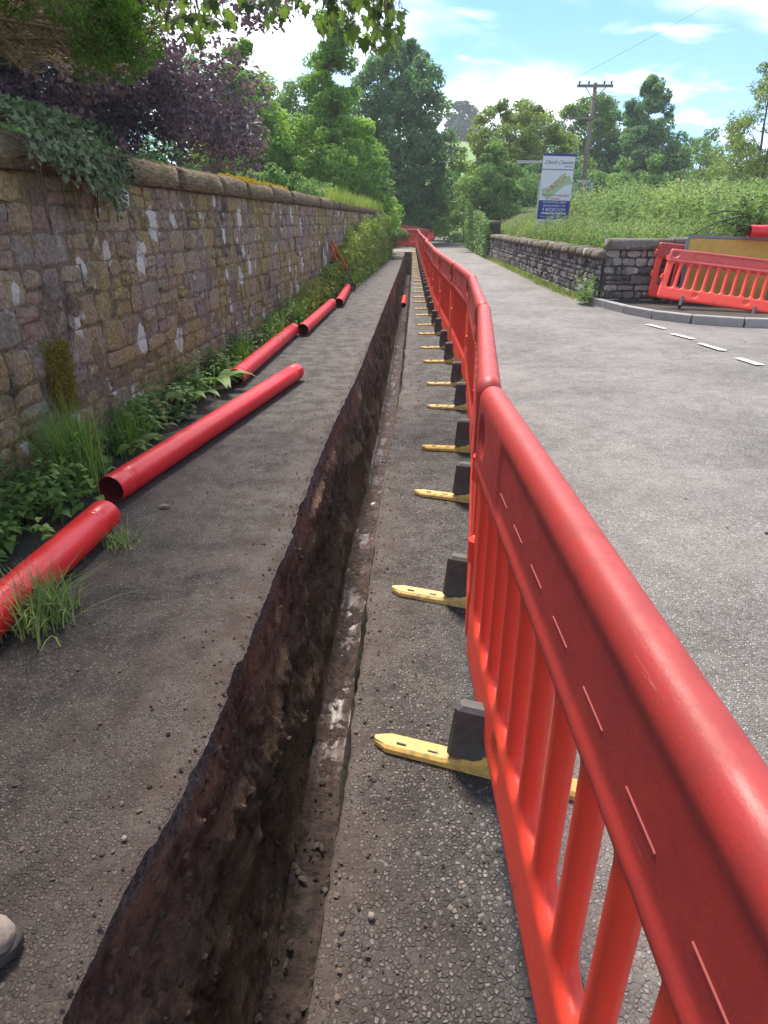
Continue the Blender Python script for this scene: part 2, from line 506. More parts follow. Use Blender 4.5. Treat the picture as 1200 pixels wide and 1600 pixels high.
# trench: left face, floor, right face
DEPTH = 1.12
NLW, NFL, NRW = 44, 12, 20
rows, tint, mi = [], [], []
for y in ys:
    a, b = xl(y), xr(y)
    r, t = [], []
    far = min(1, max(0, (y - 3) / 6))
    fl = a + .12 + .03 * n2(y * .9, 11); fr = b - .13 - .02 * n2(y * 1.1, 31)
    flz = -DEPTH + .05 * n2(y * .8, 12) - .05 * (1 - min(1, max(0, (y - 1.2) / 1.5)))
    for k in range(NLW):
        f = k / (NLW - 1)
        z = -.010 + .012 * n2(y * 9, 2) + (flz) * f
        x = a + (fl - a) * f ** 1.3
        amp = math.sin(math.pi * min(1, f * 1.05)) ** .5 if 0 < f < 1 else 0
        rough = .060 * n2(y * 1.6, z * 2.2, 13) + .035 * n2(y * 4.5, z * 5.5, 14) + .020 * n2(y * 12, z * 11, 15) + (.020 * n2(y * 27, z * 24, 16) + .012 * n2(y * 55, z * 50, 17) if y < 5 else 0)
        ridge = .05 * max(0, n2(y * 2.1, z * 3.1, 21)) ** .7 * (1 if y < 5 else .5)
        x += amp * (rough * 1.0 + ridge - .015)
        if 0 < f < .12: x = min(x, a + .012) - .004
        r.append((x, y + amp * .02 * n2(y * 5, z * 6, 30), z)); t.append(0)
    for k in range(1, NFL):
        f = k / NFL
        x = fl + (fr - fl) * f
        z = flz + .018 * n2(x * 9, y * 3.5, 17) + .014 * n2(x * 22, y * 14, 18) + .05 * (abs(f - .5) * 2) ** 3 + (.03 * n2(x * 14, y * 11, 19) if y < 2.2 else 0)
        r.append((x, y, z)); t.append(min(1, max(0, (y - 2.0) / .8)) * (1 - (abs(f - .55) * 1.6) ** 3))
    for k in range(NRW):
        f = k / (NRW - 1)
        z = flz + (-.008 + .012 * n2(y * 9, 8) - flz) * f
        x = fr + (b - fr) * f
        amp = math.sin(math.pi * min(1, f)) ** .5 if 0 < f < 1 else 0
        x += amp * (.02 + .05 * n2(y * 1.5, z * 2.2, 23) + .025 * n2(y * 5.5, z * 6, 24) + .012 * n2(y * 16, z * 15, 25))
        if .9 < f < 1: x = max(x, b - .010)
        r.append((x, y, z)); t.append(0)
    rows.append(r); tint.append(t)
mcols = len(rows[0]); rows_trench = rows
V = np.array(rows).reshape(-1, 3); F = []; mi = []
for i in range(NY - 1):
    for j in range(mcols - 1):
        F.append((i * mcols + j, i * mcols + j + 1, (i + 1) * mcols + j + 1, (i + 1) * mcols + j))
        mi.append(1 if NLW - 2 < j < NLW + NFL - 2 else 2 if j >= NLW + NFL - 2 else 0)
trench = link('trench', np_mesh('trench', V, np.array(F), True, np.array(tint).ravel(), mi), [M_soil, M_mud, M_soil_shade])
tag(trench, kind='structure')
e = MB()
for yy, s in ((-1.6, 1), (T_END, -1)):
    a, b = interp(yy, TL) - .1, interp(yy, TR) + .1
    e.add([(a, yy, -1.3), (b, yy, -1.3), (b, yy, -.013), (a, yy, -.013)], [(0, 1, 2, 3)])
o = e.build('trench_end', M_soil); tag(o, kind='structure')

# loose stones and crumbs of soil
def stones(name, n, f, smin, smax, mat, label, cat_='stones'):
    base = np.array([(0, 0, 1), (1, 0, 0), (0, 1, 0), (-1, 0, 0), (0, -1, 0), (.6, .6, .55), (-.6, .6, .5), (-.6, -.6, .6), (.6, -.6, .5), (0, 0, -.6)])
    fs = np.array([(0, 5, 6), (0, 6, 7), (0, 7, 8), (0, 8, 5), (5, 1, 2), (5, 2, 6), (6, 2, 3), (6, 3, 7), (7, 3, 4), (7, 4, 8), (8, 4, 1), (8, 1, 5), (9, 2, 1), (9, 3, 2), (9, 4, 3), (9, 1, 4)])
    Vs, Fs = [], []
    for i in range(n):
        p = f()
        s = smin + (smax - smin) * random.random() ** 3
        q = base * (1 + rng.uniform(-.28, .28, base.shape)) * s * np.array([1, random.uniform(.6, 1), random.uniform(.4, .75)])
        a = random.uniform(0, 6.28); ca, sa = math.cos(a), math.sin(a)
        q = q @ np.array([[ca, sa, 0], [-sa, ca, 0], [0, 0, 1]]) + np.array(p) + np.array([0, 0, s * .25])
        Vs.append(q); Fs.append(fs + i * 10)
    o = link(name, np_mesh(name, np.concatenate(Vs), np.concatenate(Fs), False), mat)
    return tag(o, label, cat_, kind='stuff')
M_grit = NG('grit'); _r = M_grit.island(); M_grit = M_grit.fin(M_grit.mix(_r, (.05, .042, .036), (.20, .17, .145)), .85, .3)
M_dgrit = NG('dark_grit'); _r = M_dgrit.island(); M_dgrit = M_dgrit.fin(M_dgrit.mix(_r, (.025, .02, .018), (.10, .078, .065)), .8, .3)
M_dgrit2 = NG('earth_stone'); _r = M_dgrit2.island(); M_dgrit2 = M_dgrit2.fin(M_dgrit2.mix(_r, (.035, .025, .02), (.15, .112, .088)), .9, .2)
def onleft():
    y = random.uniform(.5, 9) ** 1; a, b = wx(y), xl(y)
    return (b - (b - a) * random.random() ** 3 * .95 - .012, y, .002)
def onstrip():
    y = .5 + 9 * random.random() ** 1.5; a, b = xr(y), bx(y)
    return (a + .012 + (b - a + .1) * random.random() ** 2.4, y, .002)
def onroad():
    y = .6 + 16 * random.random() ** 1.3
    return (bx(y) + .15 + (road_right(y) - bx(y) - .3) * random.random() ** 1.2 * .9, y, .006)
def onfloor():
    y = .6 + 7 * random.random() ** 1.5
    return (xl(y) + .08 + (xr(y) - xl(y) - .1) * random.random(), y, -DEPTH - .01)
stones('footway_crumbs', 1700, onleft, .002, .009, M_dgrit2, 'loose grit and crumbs of soil on the dark footway')
stones('strip_crumbs', 1500, onstrip, .002, .009, M_dgrit2, 'loose grit scattered between trench and barriers')
stones('road_crumbs', 350, onroad, .003, .014, M_grit, 'loose grit scattered over the pale road')
def onface():
    i = int(random.random() ** 1.7 * NY * .62); j = random.randrange(3, NLW - 3); q = rows_trench[i][j]
    return (q[0] + .002, q[1], q[2])
stones('embedded_stones', 800, onface, .004, .022, M_dgrit2, 'stones sticking out of the cut earth face of the trench')
stones('trench_rubble', 700, onfloor, .005, .024, M_dgrit, 'dark rubble lying on the trench floor')

# white dashes of the give-way line at the side road
M_paint = plain('road_paint', (.62, .60, .56), .7, .3, 25, .3, 90)
for (x0, y0, x1, y1) in [(4.17, 10.45, 4.26, 10.0), (4.19, 9.52, 4.27, 9.07), (4.21, 8.72, 4.29, 8.2), (4.21, 7.70, 4.27, 7.30)]:
    e = MB(); w = .045
    rj = [random.uniform(-.012, .012) for _ in range(8)]
    e.add([(x0 - w + rj[0], y0 + rj[4], .021), (x0 + w + rj[1], y0 + rj[5], .021), (x1 + w + rj[2], y1 + rj[6], .021), (x1 - w + rj[3], y1 + rj[7], .021)], [(3, 2, 1, 0)])
    tag(e.build('road_marking', M_paint), kind='structure')

# ---------------------------------------------------------------- stone walls
def stone_mat(name, cols, lichen, lich_amt, dark, olive=None, patch=.5):
    g = NG(name)
    t = g.attr('tint')
    c = g.mix(g.rng(t, .0, .35), cols[0], cols[1]); c = g.mix(g.rng(t, .45, .75), c, cols[2])
    fine = g.noise(38, 8, .72); med = g.noise(7, 7, .66); big = g.noise(1.1, 6, .6)
    c = g.mix(.75, c, g.mix(g.rng(fine, .28, .74), (.32, .30, .28), (1.45, 1.4, 1.35)), 'MULTIPLY')
    if olive is not None: c = g.mix(g.math('MULTIPLY', g.rng(g.math('ADD', big, g.math('MULTIPLY', med, .35)), .60, .74), .8), c, g.mix(g.rng(fine, .3, .7), tuple(x * .5 for x in olive), tuple(x * 1.3 for x in olive)))
    c = g.mix(g.math('MULTIPLY', g.rng(g.noise(2.6, 7, .68, g.mapping(loc=(5, 9, 2))), .50, .68), patch), c, dark)
    # pale crust lichen: scattered blotches with frayed edges, and a finer speckle
    wob = g.n('ShaderNodeMixRGB', blend_type='ADD'); wob.inputs[0].default_value = .13
    nn = g.n('ShaderNodeTexNoise'); nn.inputs['Scale'].default_value = 9; nn.inputs['Detail'].default_value = 5
    g.t.links.new(g.tcn.outputs['Object'], nn.inputs[0]); g.t.links.new(g.mapping((1, 1, .75)), wob.inputs[1]); g.t.links.new(nn.outputs[1], wob.inputs[2])
    v = g.vor(4.3, wob.outputs[0]); sc = g.n('ShaderNodeSeparateColor'); g.t.links.new(v.outputs['Color'], sc.inputs[0])
    rad = g.rng(sc.outputs[0], 1 - lich_amt, 1, 0, .46, False)
    blot = g.rng(g.math('SUBTRACT', rad, v.outputs['Distance']), -.01, .075)
    blot = g.math('MULTIPLY', blot, g.rng(med, .30, .48, .2, 1))
    speck = g.math('MULTIPLY', g.rng(g.noise(30, 6, .75), .60, .68), g.rng(big, .40, .62, 0, .8))
    streak = g.math('MULTIPLY', g.rng(g.noise(9, 7, .7, g.mapping((1, 1, .35))), .60, .66), g.rng(g.noise(1.4, 4, .5, g.mapping(loc=(3, 1, 7))), .50, .60, 0, .75))
    c = g.mix(g.math('MAXIMUM', g.math('MAXIMUM', blot, g.math('MULTIPLY', speck, .55)), streak), c, g.mix(fine, tuple(x * .7 for x in lichen), lichen))
    g.bump(g.math('ADD', g.math('ADD', fine, g.math('MULTIPLY', med, 1.2)), g.math('MULTIPLY', blot, .2)), 1.0, .03)
    return g.fin(c, .92, .2)
M_stone = stone_mat('sandstone', [(.34, .245, .195), (.38, .312, .215), (.31, .27, .222)], (.72, .72, .62), .95, (.12, .098, .083), (.36, .28, .10), .75)
M_mortar = stone_mat('mortar', [(.20, .155, .12), (.23, .185, .14), (.20, .16, .125)], (.55, .54, .47), .35, (.05, .04, .034), (.24, .19, .07), .9)
M_rstone = stone_mat('grey_rubble_stone', [(.12, .108, .10), (.22, .20, .185), (.42, .40, .37)], (.6, .59, .55), .5, (.03, .027, .026), None, .65)
M_rmortar = plain('rubble_joint', (.055, .048, .043), .95, .5, 9, .8, 40)

def coping_mat():
    g = NG('mossy_coping')
    st = g.noise(26, 6, .7, g.mapping((1, .35, 2.2)))
    c = g.mix(g.rng(st, .3, .7), (.085, .062, .040), (.36, .285, .175))
    c = g.mix(g.math('MULTIPLY', g.rng(g.noise(3, 6, .6), .5, .66), .7), c, (.15, .14, .05))
    c = g.mix(g.math('MULTIPLY', g.rng(g.noise(11, 6, .7), .6, .7), .5), c, (.45, .41, .33))
    g.bump(g.math('ADD', st, g.math('MULTIPLY', g.noise(90, 3), .4)), 1.0, .04)
    return g.fin(c, .95, .15)
M_coping = coping_mat()
M_rcoping = stone_mat('grey_coping', [(.14, .125, .11), (.20, .18, .165), (.24, .215, .19)], (.42, .41, .38), .25, (.06, .053, .047), (.15, .13, .05), .45)

def stone_geo(L, H, depth, proud, jit):
    """a rough block: face in the local X-Z plane, +Y outwards; centred on its face; 40 triangles"""
    j = lambda a: random.uniform(-a, a)
    hx, hz = L / 2, H / 2
    o8 = [(-hx, -hz), (j(hx * .3), -hz), (hx, -hz), (hx, j(hz * .3)), (hx, hz), (j(hx * .3), hz), (-hx, hz), (-hx, j(hz * .3))]
    cut = min(.012, H * .10)
    o8 = [(x * (1 - (cut / hx if k % 2 == 0 else 0)) + j(jit), z * (1 - (cut / hz if k % 2 == 0 else 0)) + j(jit)) for k, (x, z) in enumerate(o8)]
    ins = max(.6, 1 - .034 / max(H, .06))
    vs = [(x, -depth, z) for x, z in o8] + [(x, 0, z) for x, z in o8] + [(x * ins + j(jit), proud * random.uniform(.5, 1.15), z * ins + j(jit)) for x, z in o8] + [(j(hx * .2), proud * random.uniform(.7, 1.35), j(hz * .2))]
    fs = []
    for a in (0, 8):
        for k in range(8): fs.append((a + k, a + (k + 1) % 8, a + 8 + (k + 1) % 8, a + 8 + k))
    for k in range(8): fs.append((16 + k, 16 + (k + 1) % 8, 24))
    return vs, [tuple(reversed(f)) for f in fs]

def face_frame(p0, p1, u, z, outward):
    """point at distance u along p0->p1 (2-D) and height z, with axes along, outward, up"""
    d = Vector((p1[0] - p0[0], p1[1] - p0[1], 0)).normalized()
    n = Vector((d.y, -d.x, 0)) * outward
    M = Matrix((d, n, Vector((0, 0, 1)))).transposed()
    return Vector((p0[0], p0[1], 0)) + d * u + Vector((0, 0, z)), M

def stone_face(parent, p0, p1, H, outward, mat, ch, cl, proud, jit, gap, limit_u, name='stone', thin=.5, zbase=0.0, counter=None, maxn=300, limit_lo=-1):
    """courses of stones on the face p0->p1; separate objects up to limit_u, the rest one part"""
    Ltot = math.hypot(p1[0] - p0[0], p1[1] - p0[1])
    rest = MB(); z = zbase; single = 0
    items = []
    while z < H - .03:
        h = min(random.uniform(*ch), H - z)
        if H - z - h < ch[0] * .5: h = H - z
        u = -random.uniform(0, cl[1])
        while u < Ltot:
            l = random.uniform(*cl)
            if random.random() < .18: l *= .55
            a, b = max(u, 0), min(u + l, Ltot)
            if b - a > .05:
                if h > ch[0] * 1.45 and random.random() < thin and l < cl[1] * .75:
                    k = random.uniform(.4, .6)
                    items.append((a, b, z, h * k)); items.append((a, b, z + h * k, h * (1 - k)))
                else: items.append((a, b, z, h))
            u += l
        z += h
    items.sort(key=lambda t: t[1])
    for (a, b, zz, hh) in items:
        vs, fs = stone_geo(b - a - gap, hh - gap, .05, proud * random.choice((.25, .6, 1, 1.5)) * random.uniform(.7, 1.2), jit)
        if len(vs) == 0: continue
        P, M = face_frame(p0, p1, (a + b) / 2, zz + hh / 2, outward)
        if outward < 0: pass
        P = P + M.col[1] * random.uniform(-.008, .008)
        M = M @ Matrix.Rotation(random.uniform(-.03, .03), 3, 'Y') @ Matrix.Rotation(random.uniform(-.03, .03), 3, 'Z')
        t = random.random()
        if limit_lo < b < limit_u and single < maxn:
            e = MB(); e.add([M @ Vector(v) + P for v in vs], fs if M.determinant() > 0 else [tuple(reversed(f)) for f in fs], 0, t)
            e.build(name, mat, parent, False, True); single += 1
        else:
            rest.add([M @ Vector(v) + P for v in vs], fs if M.determinant() > 0 else [tuple(reversed(f)) for f in fs], 0, t)
    if rest.f:
        o = rest.build('stone_facing', mat, parent, False, True); o['kind'] = 'stuff'
    return single

def slab_body(parent, p0, p1, outward, thick, H, mat, step=.5, set_back=.006, name='core'):
    """wall core with rough face behind the stones"""
    L = math.hypot(p1[0] - p0[0], p1[1] - p0[1]); e = MB()
    P, M = face_frame(p0, p1, L / 2, H / 2, outward)
    c = P - M.col[1] * (thick / 2 + set_back)
    e.box(c, (L, thick, H), M)
    return e.build(name, mat, parent, False, True)

def coping_piece(L, w, h, over, rnd, seg=7, nl=6):
    """rounded coping block; local X along, Y across (+Y face side), Z up from its bed"""
    prof = []
    for k in range(seg + 1):
        a = math.pi * k / seg
        ca, sa = math.cos(a), math.sin(a)
        prof.append((math.copysign(abs(ca) ** rnd, ca) * w / 2, h * .45 + abs(sa) ** rnd * h * .55))
    prof = [(w / 2, 0)] + prof + [(-w / 2, 0)]
    m = len(prof); vs = []; fs = []
    s = random.uniform(0, 99)
    for i in range(nl + 1):
        x = -L / 2 + L * i / nl
        sh = .994 if i in (0, nl) else 1
        for (y, z) in prof:
            vs.append((x, y * sh + .018 * n2(x * 5 + s, y * 9, z * 9), z * sh + (.020 * n2(x * 4 + s, y * 7, 3) if z > 0 else 0)))
    for i in range(nl):
        for j in range(m - 1): fs.append((i * m + j, i * m + j + 1, (i + 1) * m + j + 1, (i + 1) * m + j))
        fs.append((i * m + m - 1, i * m, (i + 1) * m, (i + 1) * m + m - 1))
    fs.append(tuple(range(m - 1, -1, -1))); fs.append(tuple(range(nl * m, nl * m + m)))
    return vs, fs

# the tall churchyard wall on the left
def left_wall():
    y0, y1 = -2.0, 33.5
    p0, p1 = (wx(y0), y0), (wx(y1), y1)
    w = empty('stone_wall', (wx(5), 5, 0)); 
    tag(w, 'tall lichen-spotted red sandstone wall with mossy rounded coping on the left', 'wall')
    H = 1.76
    inv = Matrix.Translation(-Vector(w.location))
    slab_body(w, p0, p1, 1, .40, H, M_mortar)
    us = list(np.arange(0, 14.5, .045)) + list(np.arange(14.5, 35.4, .3)); zs = list(np.arange(0, H - .01, .045)) + [H - .002]
    V, F = [], []
    for u in us:
        for z in zs:
            P, M = face_frame(p0, p1, u, z, 1)
            V.append(P + M.col[1] * (.001 + .011 * n2(u * 5.1, z * 5.1, 61) + .008 * n2(u * 14, z * 14, 62)))
    m = len(zs)
    for i in range(len(us) - 1):
        for j in range(m - 1): F.append((i * m + j, i * m + j + 1, (i + 1) * m + j + 1, (i + 1) * m + j))
    link('pointing', np_mesh('pointing', np.array(V), np.array(F), True, np.full(len(V), .5)), M_mortar, w)
    stone_face(w, p0, p1, H, 1, M_stone, (.10, .23), (.13, .42), .015, .011, .004, 14.2, thin=.6, limit_lo=3.7)
    u = 0; Lt = math.hypot(p1[0] - p0[0], p1[1] - p0[1])
    while u < Lt:
        l = random.uniform(1.0, 1.8)
        vs, fs = coping_piece(l - .012, .50, .205 + random.uniform(-.012, .014), .05, .52)
        P, M = face_frame(p0, p1, u + l / 2, H + .002, 1)
        P = P - M.col[1] * .20 + M.col[1] * random.uniform(-.012, .012)
        e = MB(); e.add([M @ Vector(v) + P for v in vs], fs, 0, random.random())
        e.build('coping_stone', M_coping, w, True, True)
        u += l
    for ch in list(w.children): ch.matrix_parent_inverse = inv
    return w
LEFT_WALL = left_wall()

# low rubble wall on the right with a return at the side road
def right_walls():
    def run(name, label, p0, p1, H, outward, lim, ch, cl, cop, mx, mat=M_rstone, copmat=M_rcoping):
        w = empty(name, (p0[0], p0[1], 0)); inv = Matrix.Translation(-Vector(w.location))
        tag(w, label, 'wall')
        slab_body(w, p0, p1, outward, .38, H, M_rmortar)
        stone_face(w, p0, p1, H, outward, mat, ch, cl, .03, .012, .016, lim, maxn=mx)
        Lt = math.hypot(p1[0] - p0[0], p1[1] - p0[1]); u = 0
        while u < Lt - .1:
            l = min(random.uniform(*cop[0]), Lt - u)
            P, M = face_frame(p0, p1, u + l / 2, H + .002, outward)
            if M.determinant() < 0: M = M @ Matrix.Diagonal((-1, 1, 1))
            vs, fs = coping_piece(l - .015, .50, cop[1] + random.uniform(-.015, .015), .05, .45, 6, 3)
            P = P - M.col[1] * .17 + M.col[1] * random.uniform(-.015, .015)
            Rr = Matrix.Rotation(random.uniform(-.02, .02), 3, 'Y')
            e = MB(); e.add([M @ (Rr @ Vector(v)) + P for v in vs], fs, 0, random.random())
            e.build('coping_stone', copmat, w, True, True); u += l
        for ch_ in list(w.children): ch_.matrix_parent_inverse = inv
        return w
    run('rubble_wall', 'long low grey rubble wall with slab coping beside the road', (4.18, 13.15), (4.62, 30.0), .84, -1, 7.5, (.10, .19), (.14, .36), ((.5, .9), .16), 240)
    run('rubble_wall', 'dark rubble wall turning the corner behind the leaning red barriers', (4.20, 13.02), (10.5, 12.2), 1.02, 1, 3.6, (.11, .2), (.16, .42), ((.8, 1.2), .20), 150)
    run('rubble_wall', 'taller ivy-hung rubble wall at the far end of the low wall', (4.65, 30.2), (5.3, 44.0), 1.40, -1, 0, (.12, .2), (.16, .4), ((.5, .9), .12), 0)
right_walls()

# kerb round the corner and the footway behind it
M_kerb = plain('kerb_concrete', (.30, .285, .265), .85, .25, 9, .5, 70)
kpts = [(4.02, 15.2), (4.07, 14.3), (4.14, 13.4), (4.22, 12.6), (4.33, 11.9), (4.55, 11.2), (4.95, 10.65), (5.6, 10.28), (6.5, 10.1), (7.4, 10.02), (8.3, 9.98), (9.2, 9.95)]
kerb = empty('kerb', (4.2, 12, 0)); tag(kerb, kind='structure')
for a, b in zip(kpts[2:], kpts[3:]):
    d = Vector((b[0] - a[0], b[1] - a[1], 0)); L = d.length; d.normalize()
    M = Matrix((d, Vector((-d.y, d.x, 0)), Vector((0, 0, 1)))).transposed()
    e = MB(); e.box(((a[0] + b[0]) / 2, (a[1] + b[1]) / 2, .045), (L - .012, .13, .19), M, 0, .012)
    o = e.build('kerb_stone', M_kerb, kerb); o.matrix_parent_inverse = Matrix.Translation(-Vector(kerb.location))
inner = kpts[2:]
e = MB(); vs = [(p[0], p[1], .118) for p in inner] + [(9.2, 12.4, .118), (4.1, 13.3, .118)]
e.add(vs, [tuple(range(len(vs)))])
tag(e.build('side_footway', M_earth), kind='structure')

# raised field behind the right walls, churchyard behind the left wall, far hill
def field_z(x, y):
    b = min(1, max(0, (y - 12.6) / 2.0))
    return .80 + .035 * max(0, x - 4.6) + .045 * max(0, y - 13) * min(1, max(0, (x - 4.4) / 3)) + .12 * n2(x * .4, y * .4) - .0 * b
rows = []
for y in [12.55, 13, 13.5, 14, 15, 16, 18, 20, 22, 25, 28, 30, 33, 36, 40, 46, 55, 70, 90]:
    r = []
    x0 = interp(y, [(12.5, 5.0), (13.1, 4.40), (30, 4.85), (44, 5.55), (90, 10.0)])
    for k in range(17):
        f = (k / 16) ** 1.7; x = x0 + (70 - x0) * f
        yy = max(y, 13.0 - .13 * (x - 4.2)) if y < 13.05 else y
        r.append((x, yy, field_z(x, yy)))
    rows.append(r)
tag(grid_obj('field_bank', rows, M_grass), kind='structure')
rows = []
for y in [-10, -2, 0, 3, 6, 10, 15, 20, 26, 33.4, 34, 36]:
    rows.append([(wx(y) - .42 - d, y, 1.0 + .06 * n2(d, y) + .02 * d) for d in (0, .6, 1.5, 3, 6, 12, 30)])
tag(grid_obj('churchyard_ground', rows, M_grass), kind='structure')
rows = []
def hill_z(x, y): return -1.5 + .235 * max(0, min(y, 200) - 82) * (1 / (1 + math.exp(-(x + 35) / 25))) / (1 + math.exp((x - 52) / 9)) + 2 * n2(x * .01, y * .01)
for y in [70, 95, 120, 150, 180, 210, 240, 270, 290]:
    rows.append([(x, y, hill_z(x, y) if y > 80 else -2) for x in np.linspace(-150, 260, 30)])
tag(grid_obj('hill', rows, M_pasture), kind='structure')

# ---------------------------------------------------------------- red plastic barriers
def red_plastic(name, col, panel_shade, top):
    g = NG(name)
    z = g.sepxyz()[2]
    n = g.noise(14, 6, .65); s = g.noise(60, 4, .7, g.mapping((.12, 1, 1.6)))
    c = g.mix(g.rng(g.noise(2.2, 4), .3, .7), tuple(x * .88 for x in col), col)
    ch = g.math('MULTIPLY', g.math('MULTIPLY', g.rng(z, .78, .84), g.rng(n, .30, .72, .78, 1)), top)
    c = g.mix(ch, c, panel_shade)  # dull upper panel, bright slats: shade and glow put into the colour
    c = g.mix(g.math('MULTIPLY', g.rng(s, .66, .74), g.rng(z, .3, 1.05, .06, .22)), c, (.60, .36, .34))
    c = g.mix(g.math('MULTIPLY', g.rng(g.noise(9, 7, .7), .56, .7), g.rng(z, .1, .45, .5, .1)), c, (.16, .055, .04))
    g.bump(g.math('ADD', g.noise(220, 2), g.math('MULTIPLY', s, .6)), .12, .003)
    g.b.inputs['Subsurface Weight'].default_value = .12
    g.b.inputs['Subsurface Radius'].default_value = (.05, .01, .006)
    return g.fin(c, g.rng(n, .3, .7, .42, .60), .4)
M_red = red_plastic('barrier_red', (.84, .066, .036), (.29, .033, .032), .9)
M_yellow = NG('foot_yellow'); _z = M_yellow.noise(9, 6, .65)
M_yellow = M_yellow.fin(M_yellow.mix(M_yellow.math('MULTIPLY', M_yellow.rng(M_yellow.noise(30, 6, .7), .46, .64), .6), M_yellow.mix(M_yellow.n('ShaderNodeObjectInfo').outputs['Random'], (.60, .33, .035), (.60, .42, .14)), M_yellow.mix(_z, (.13, .10, .06), (.30, .23, .13))), .55, .4)
M_rubber = plain('foot_rubber', (.075, .070, .068), .6, .45, 30, .3, 120)

PITCH, NSLAT = .152, 10
S0 = 1.0 - PITCH * NSLAT / 2 - PITCH * .5     # centre of the first slot
SLOT = [S0 + PITCH * i for i in range(NSLAT + 1)]
ZB, ZT = .115, 1.075
Z1, Z2 = .335, .800                             # slot ends
def barrier_meshes():
    sl = []
    nper = 12
    # s lines: periodic over the slots and slats
    a, b = S0 - PITCH / 2, S0 + PITCH * (NSLAT + .5)
    inner = [a + PITCH * k / nper for k in range(nper * (NSLAT + 1) + 1)]
    left = list(np.linspace(0, a, 14))[:-1]
    left[1:1] = [.004, .009]
    right = [2.0 - v for v in reversed(left)]
    dash = [(.40 + .175 * i, .40 + .175 * i + .085) for i in range(7)]
    S = np.array(sorted(set(np.round(left + inner + right, 5))))
    Zl = [ZB, ZB + .004, ZB + .010, ZB + .02] + list(np.linspace(ZB + .035, .33, 14)) + list(np.linspace(.345, .41, 7)) + list(np.linspace(.45, .68, 7)) + list(np.linspace(.72, .80, 9)) + list(np.linspace(.8075, .86, 8)) + list(np.linspace(.872, 1.04, 15)) + [1.05, 1.058, 1.065, 1.071, 1.075]
    Z = np.array(sorted(set(np.round(Zl, 5))))
    SS, ZZ = np.meshgrid(S, Z, indexing='ij')
    def rbox(s, z, cs, cz, hs, hz, r):
        dx = np.abs(s - cs) - (hs - r); dz = np.abs(z - cz) - (hz - r)
        return np.minimum(np.maximum(dx, dz), 0) + np.hypot(np.maximum(dx, 0), np.maximum(dz, 0)) - r
    def sdf(s, z):
        d = -rbox(s, z, 1.0, (ZB + ZT) / 2, 1.0, (ZT - ZB) / 2, .055)
        for c in SLOT: d = np.minimum(d, rbox(s, z, c, (Z1 + Z2) / 2, .0450, (Z2 - Z1) / 2, .042))
        d = np.minimum(d, np.hypot(s - 1.885, z - .945) - .052)
        return d
    D = sdf(SS, ZZ)
    def sm(e0, e1, v): t = np.clip((v - e0) / (e1 - e0), 0, 1); return t * t * (3 - 2 * t)
    T = .023 + .004 * (1 - sm(.30, .345, ZZ)) + .004 * sm(.765, .81, ZZ)
    T += .010 * sm(.80, .825, ZZ)                                         # top roll
    rec = 1 - sm(-.012, .012, rbox(SS, ZZ, 1.0, .935, .59, .085, .04))      # recessed name panel
    T -= .005 * rec
    T += .003 * (1 - sm(.008, .024, np.abs(ZZ - .826)))                       # bead under the panel
    for c in (.60, 1.40): T -= .010 * (1 - sm(.040, .052, np.hypot(SS - c, ZZ - .235)))
    T -= .012 * (1 - sm(.045, .058, np.hypot(SS - .115, ZZ - .945)))
    rad = .030 + .012 * sm(.9, 1.0, ZZ)
    q = np.clip(D / rad, 0, 1)
    TH = T * np.sqrt(np.clip(1 - (1 - q) ** 2, 0, 1))
    ns, nz = D.shape
    # snap: clip every cell against D >= 0
    pieces = {'frame': ([], {}, []), 'slat': ([], {}, [])}
    c0, c1 = SLOT[0], SLOT[1]
    def emit(key, poly, off):
        V, idx, Fs = pieces[key]
        fr, bk = [], []
        for (s, z, t) in poly:
            k = (round(s, 5), round(z, 5))
            if k not in idx:
                i = len(V)
                V.append((s - off, -t, z)); 
                if t > 1e-6: V.append((s - off, t, z)); idx[k] = (i, i + 1)
                else: idx[k] = (i, i)
            fr.append(idx[k][0]); bk.append(idx[k][1])
        Fs.append(tuple(fr)); Fs.append(tuple(reversed(bk)))
    for i in range(ns - 1):
        for j in range(nz - 1):
            cs = [(i, j), (i + 1, j), (i + 1, j + 1), (i, j + 1)]
            ds = [D[c] for c in cs]
            if max(ds) <= 1e-6: continue
            poly = []
            for k in range(4):
                A, B = cs[k], cs[(k + 1) % 4]; da, db = D[A], D[B]
                if da > 1e-6: poly.append((S[A[0]], Z[A[1]], TH[A]))
                if (da > 1e-6) != (db > 1e-6):
                    f = da / (da - db) if abs(da - db) > 1e-9 else .5
                    f = min(max(f, 0), 1)
                    poly.append((S[A[0]] + (S[B[0]] - S[A[0]]) * f, Z[A[1]] + (Z[B[1]] - Z[A[1]]) * f, 0.0))
            if len(poly) < 3: continue
            zc = (Z[j] + Z[j + 1]) / 2; sc_ = (S[i] + S[i + 1]) / 2
            if .41 < zc < .72 and SLOT[0] < sc_ < SLOT[-1]:
                if SLOT[0] < sc_ < SLOT[1]: emit('slat', poly, (c0 + c1) / 2)
            else: emit('frame', poly, 0)
    out_ = {}
    for k, (V, idx, Fs) in pieces.items():
        me = bpy.data.meshes.new(k); me.from_pydata(V, [], Fs)
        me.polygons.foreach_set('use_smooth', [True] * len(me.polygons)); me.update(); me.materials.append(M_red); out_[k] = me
    return out_
BM_ = barrier_meshes()

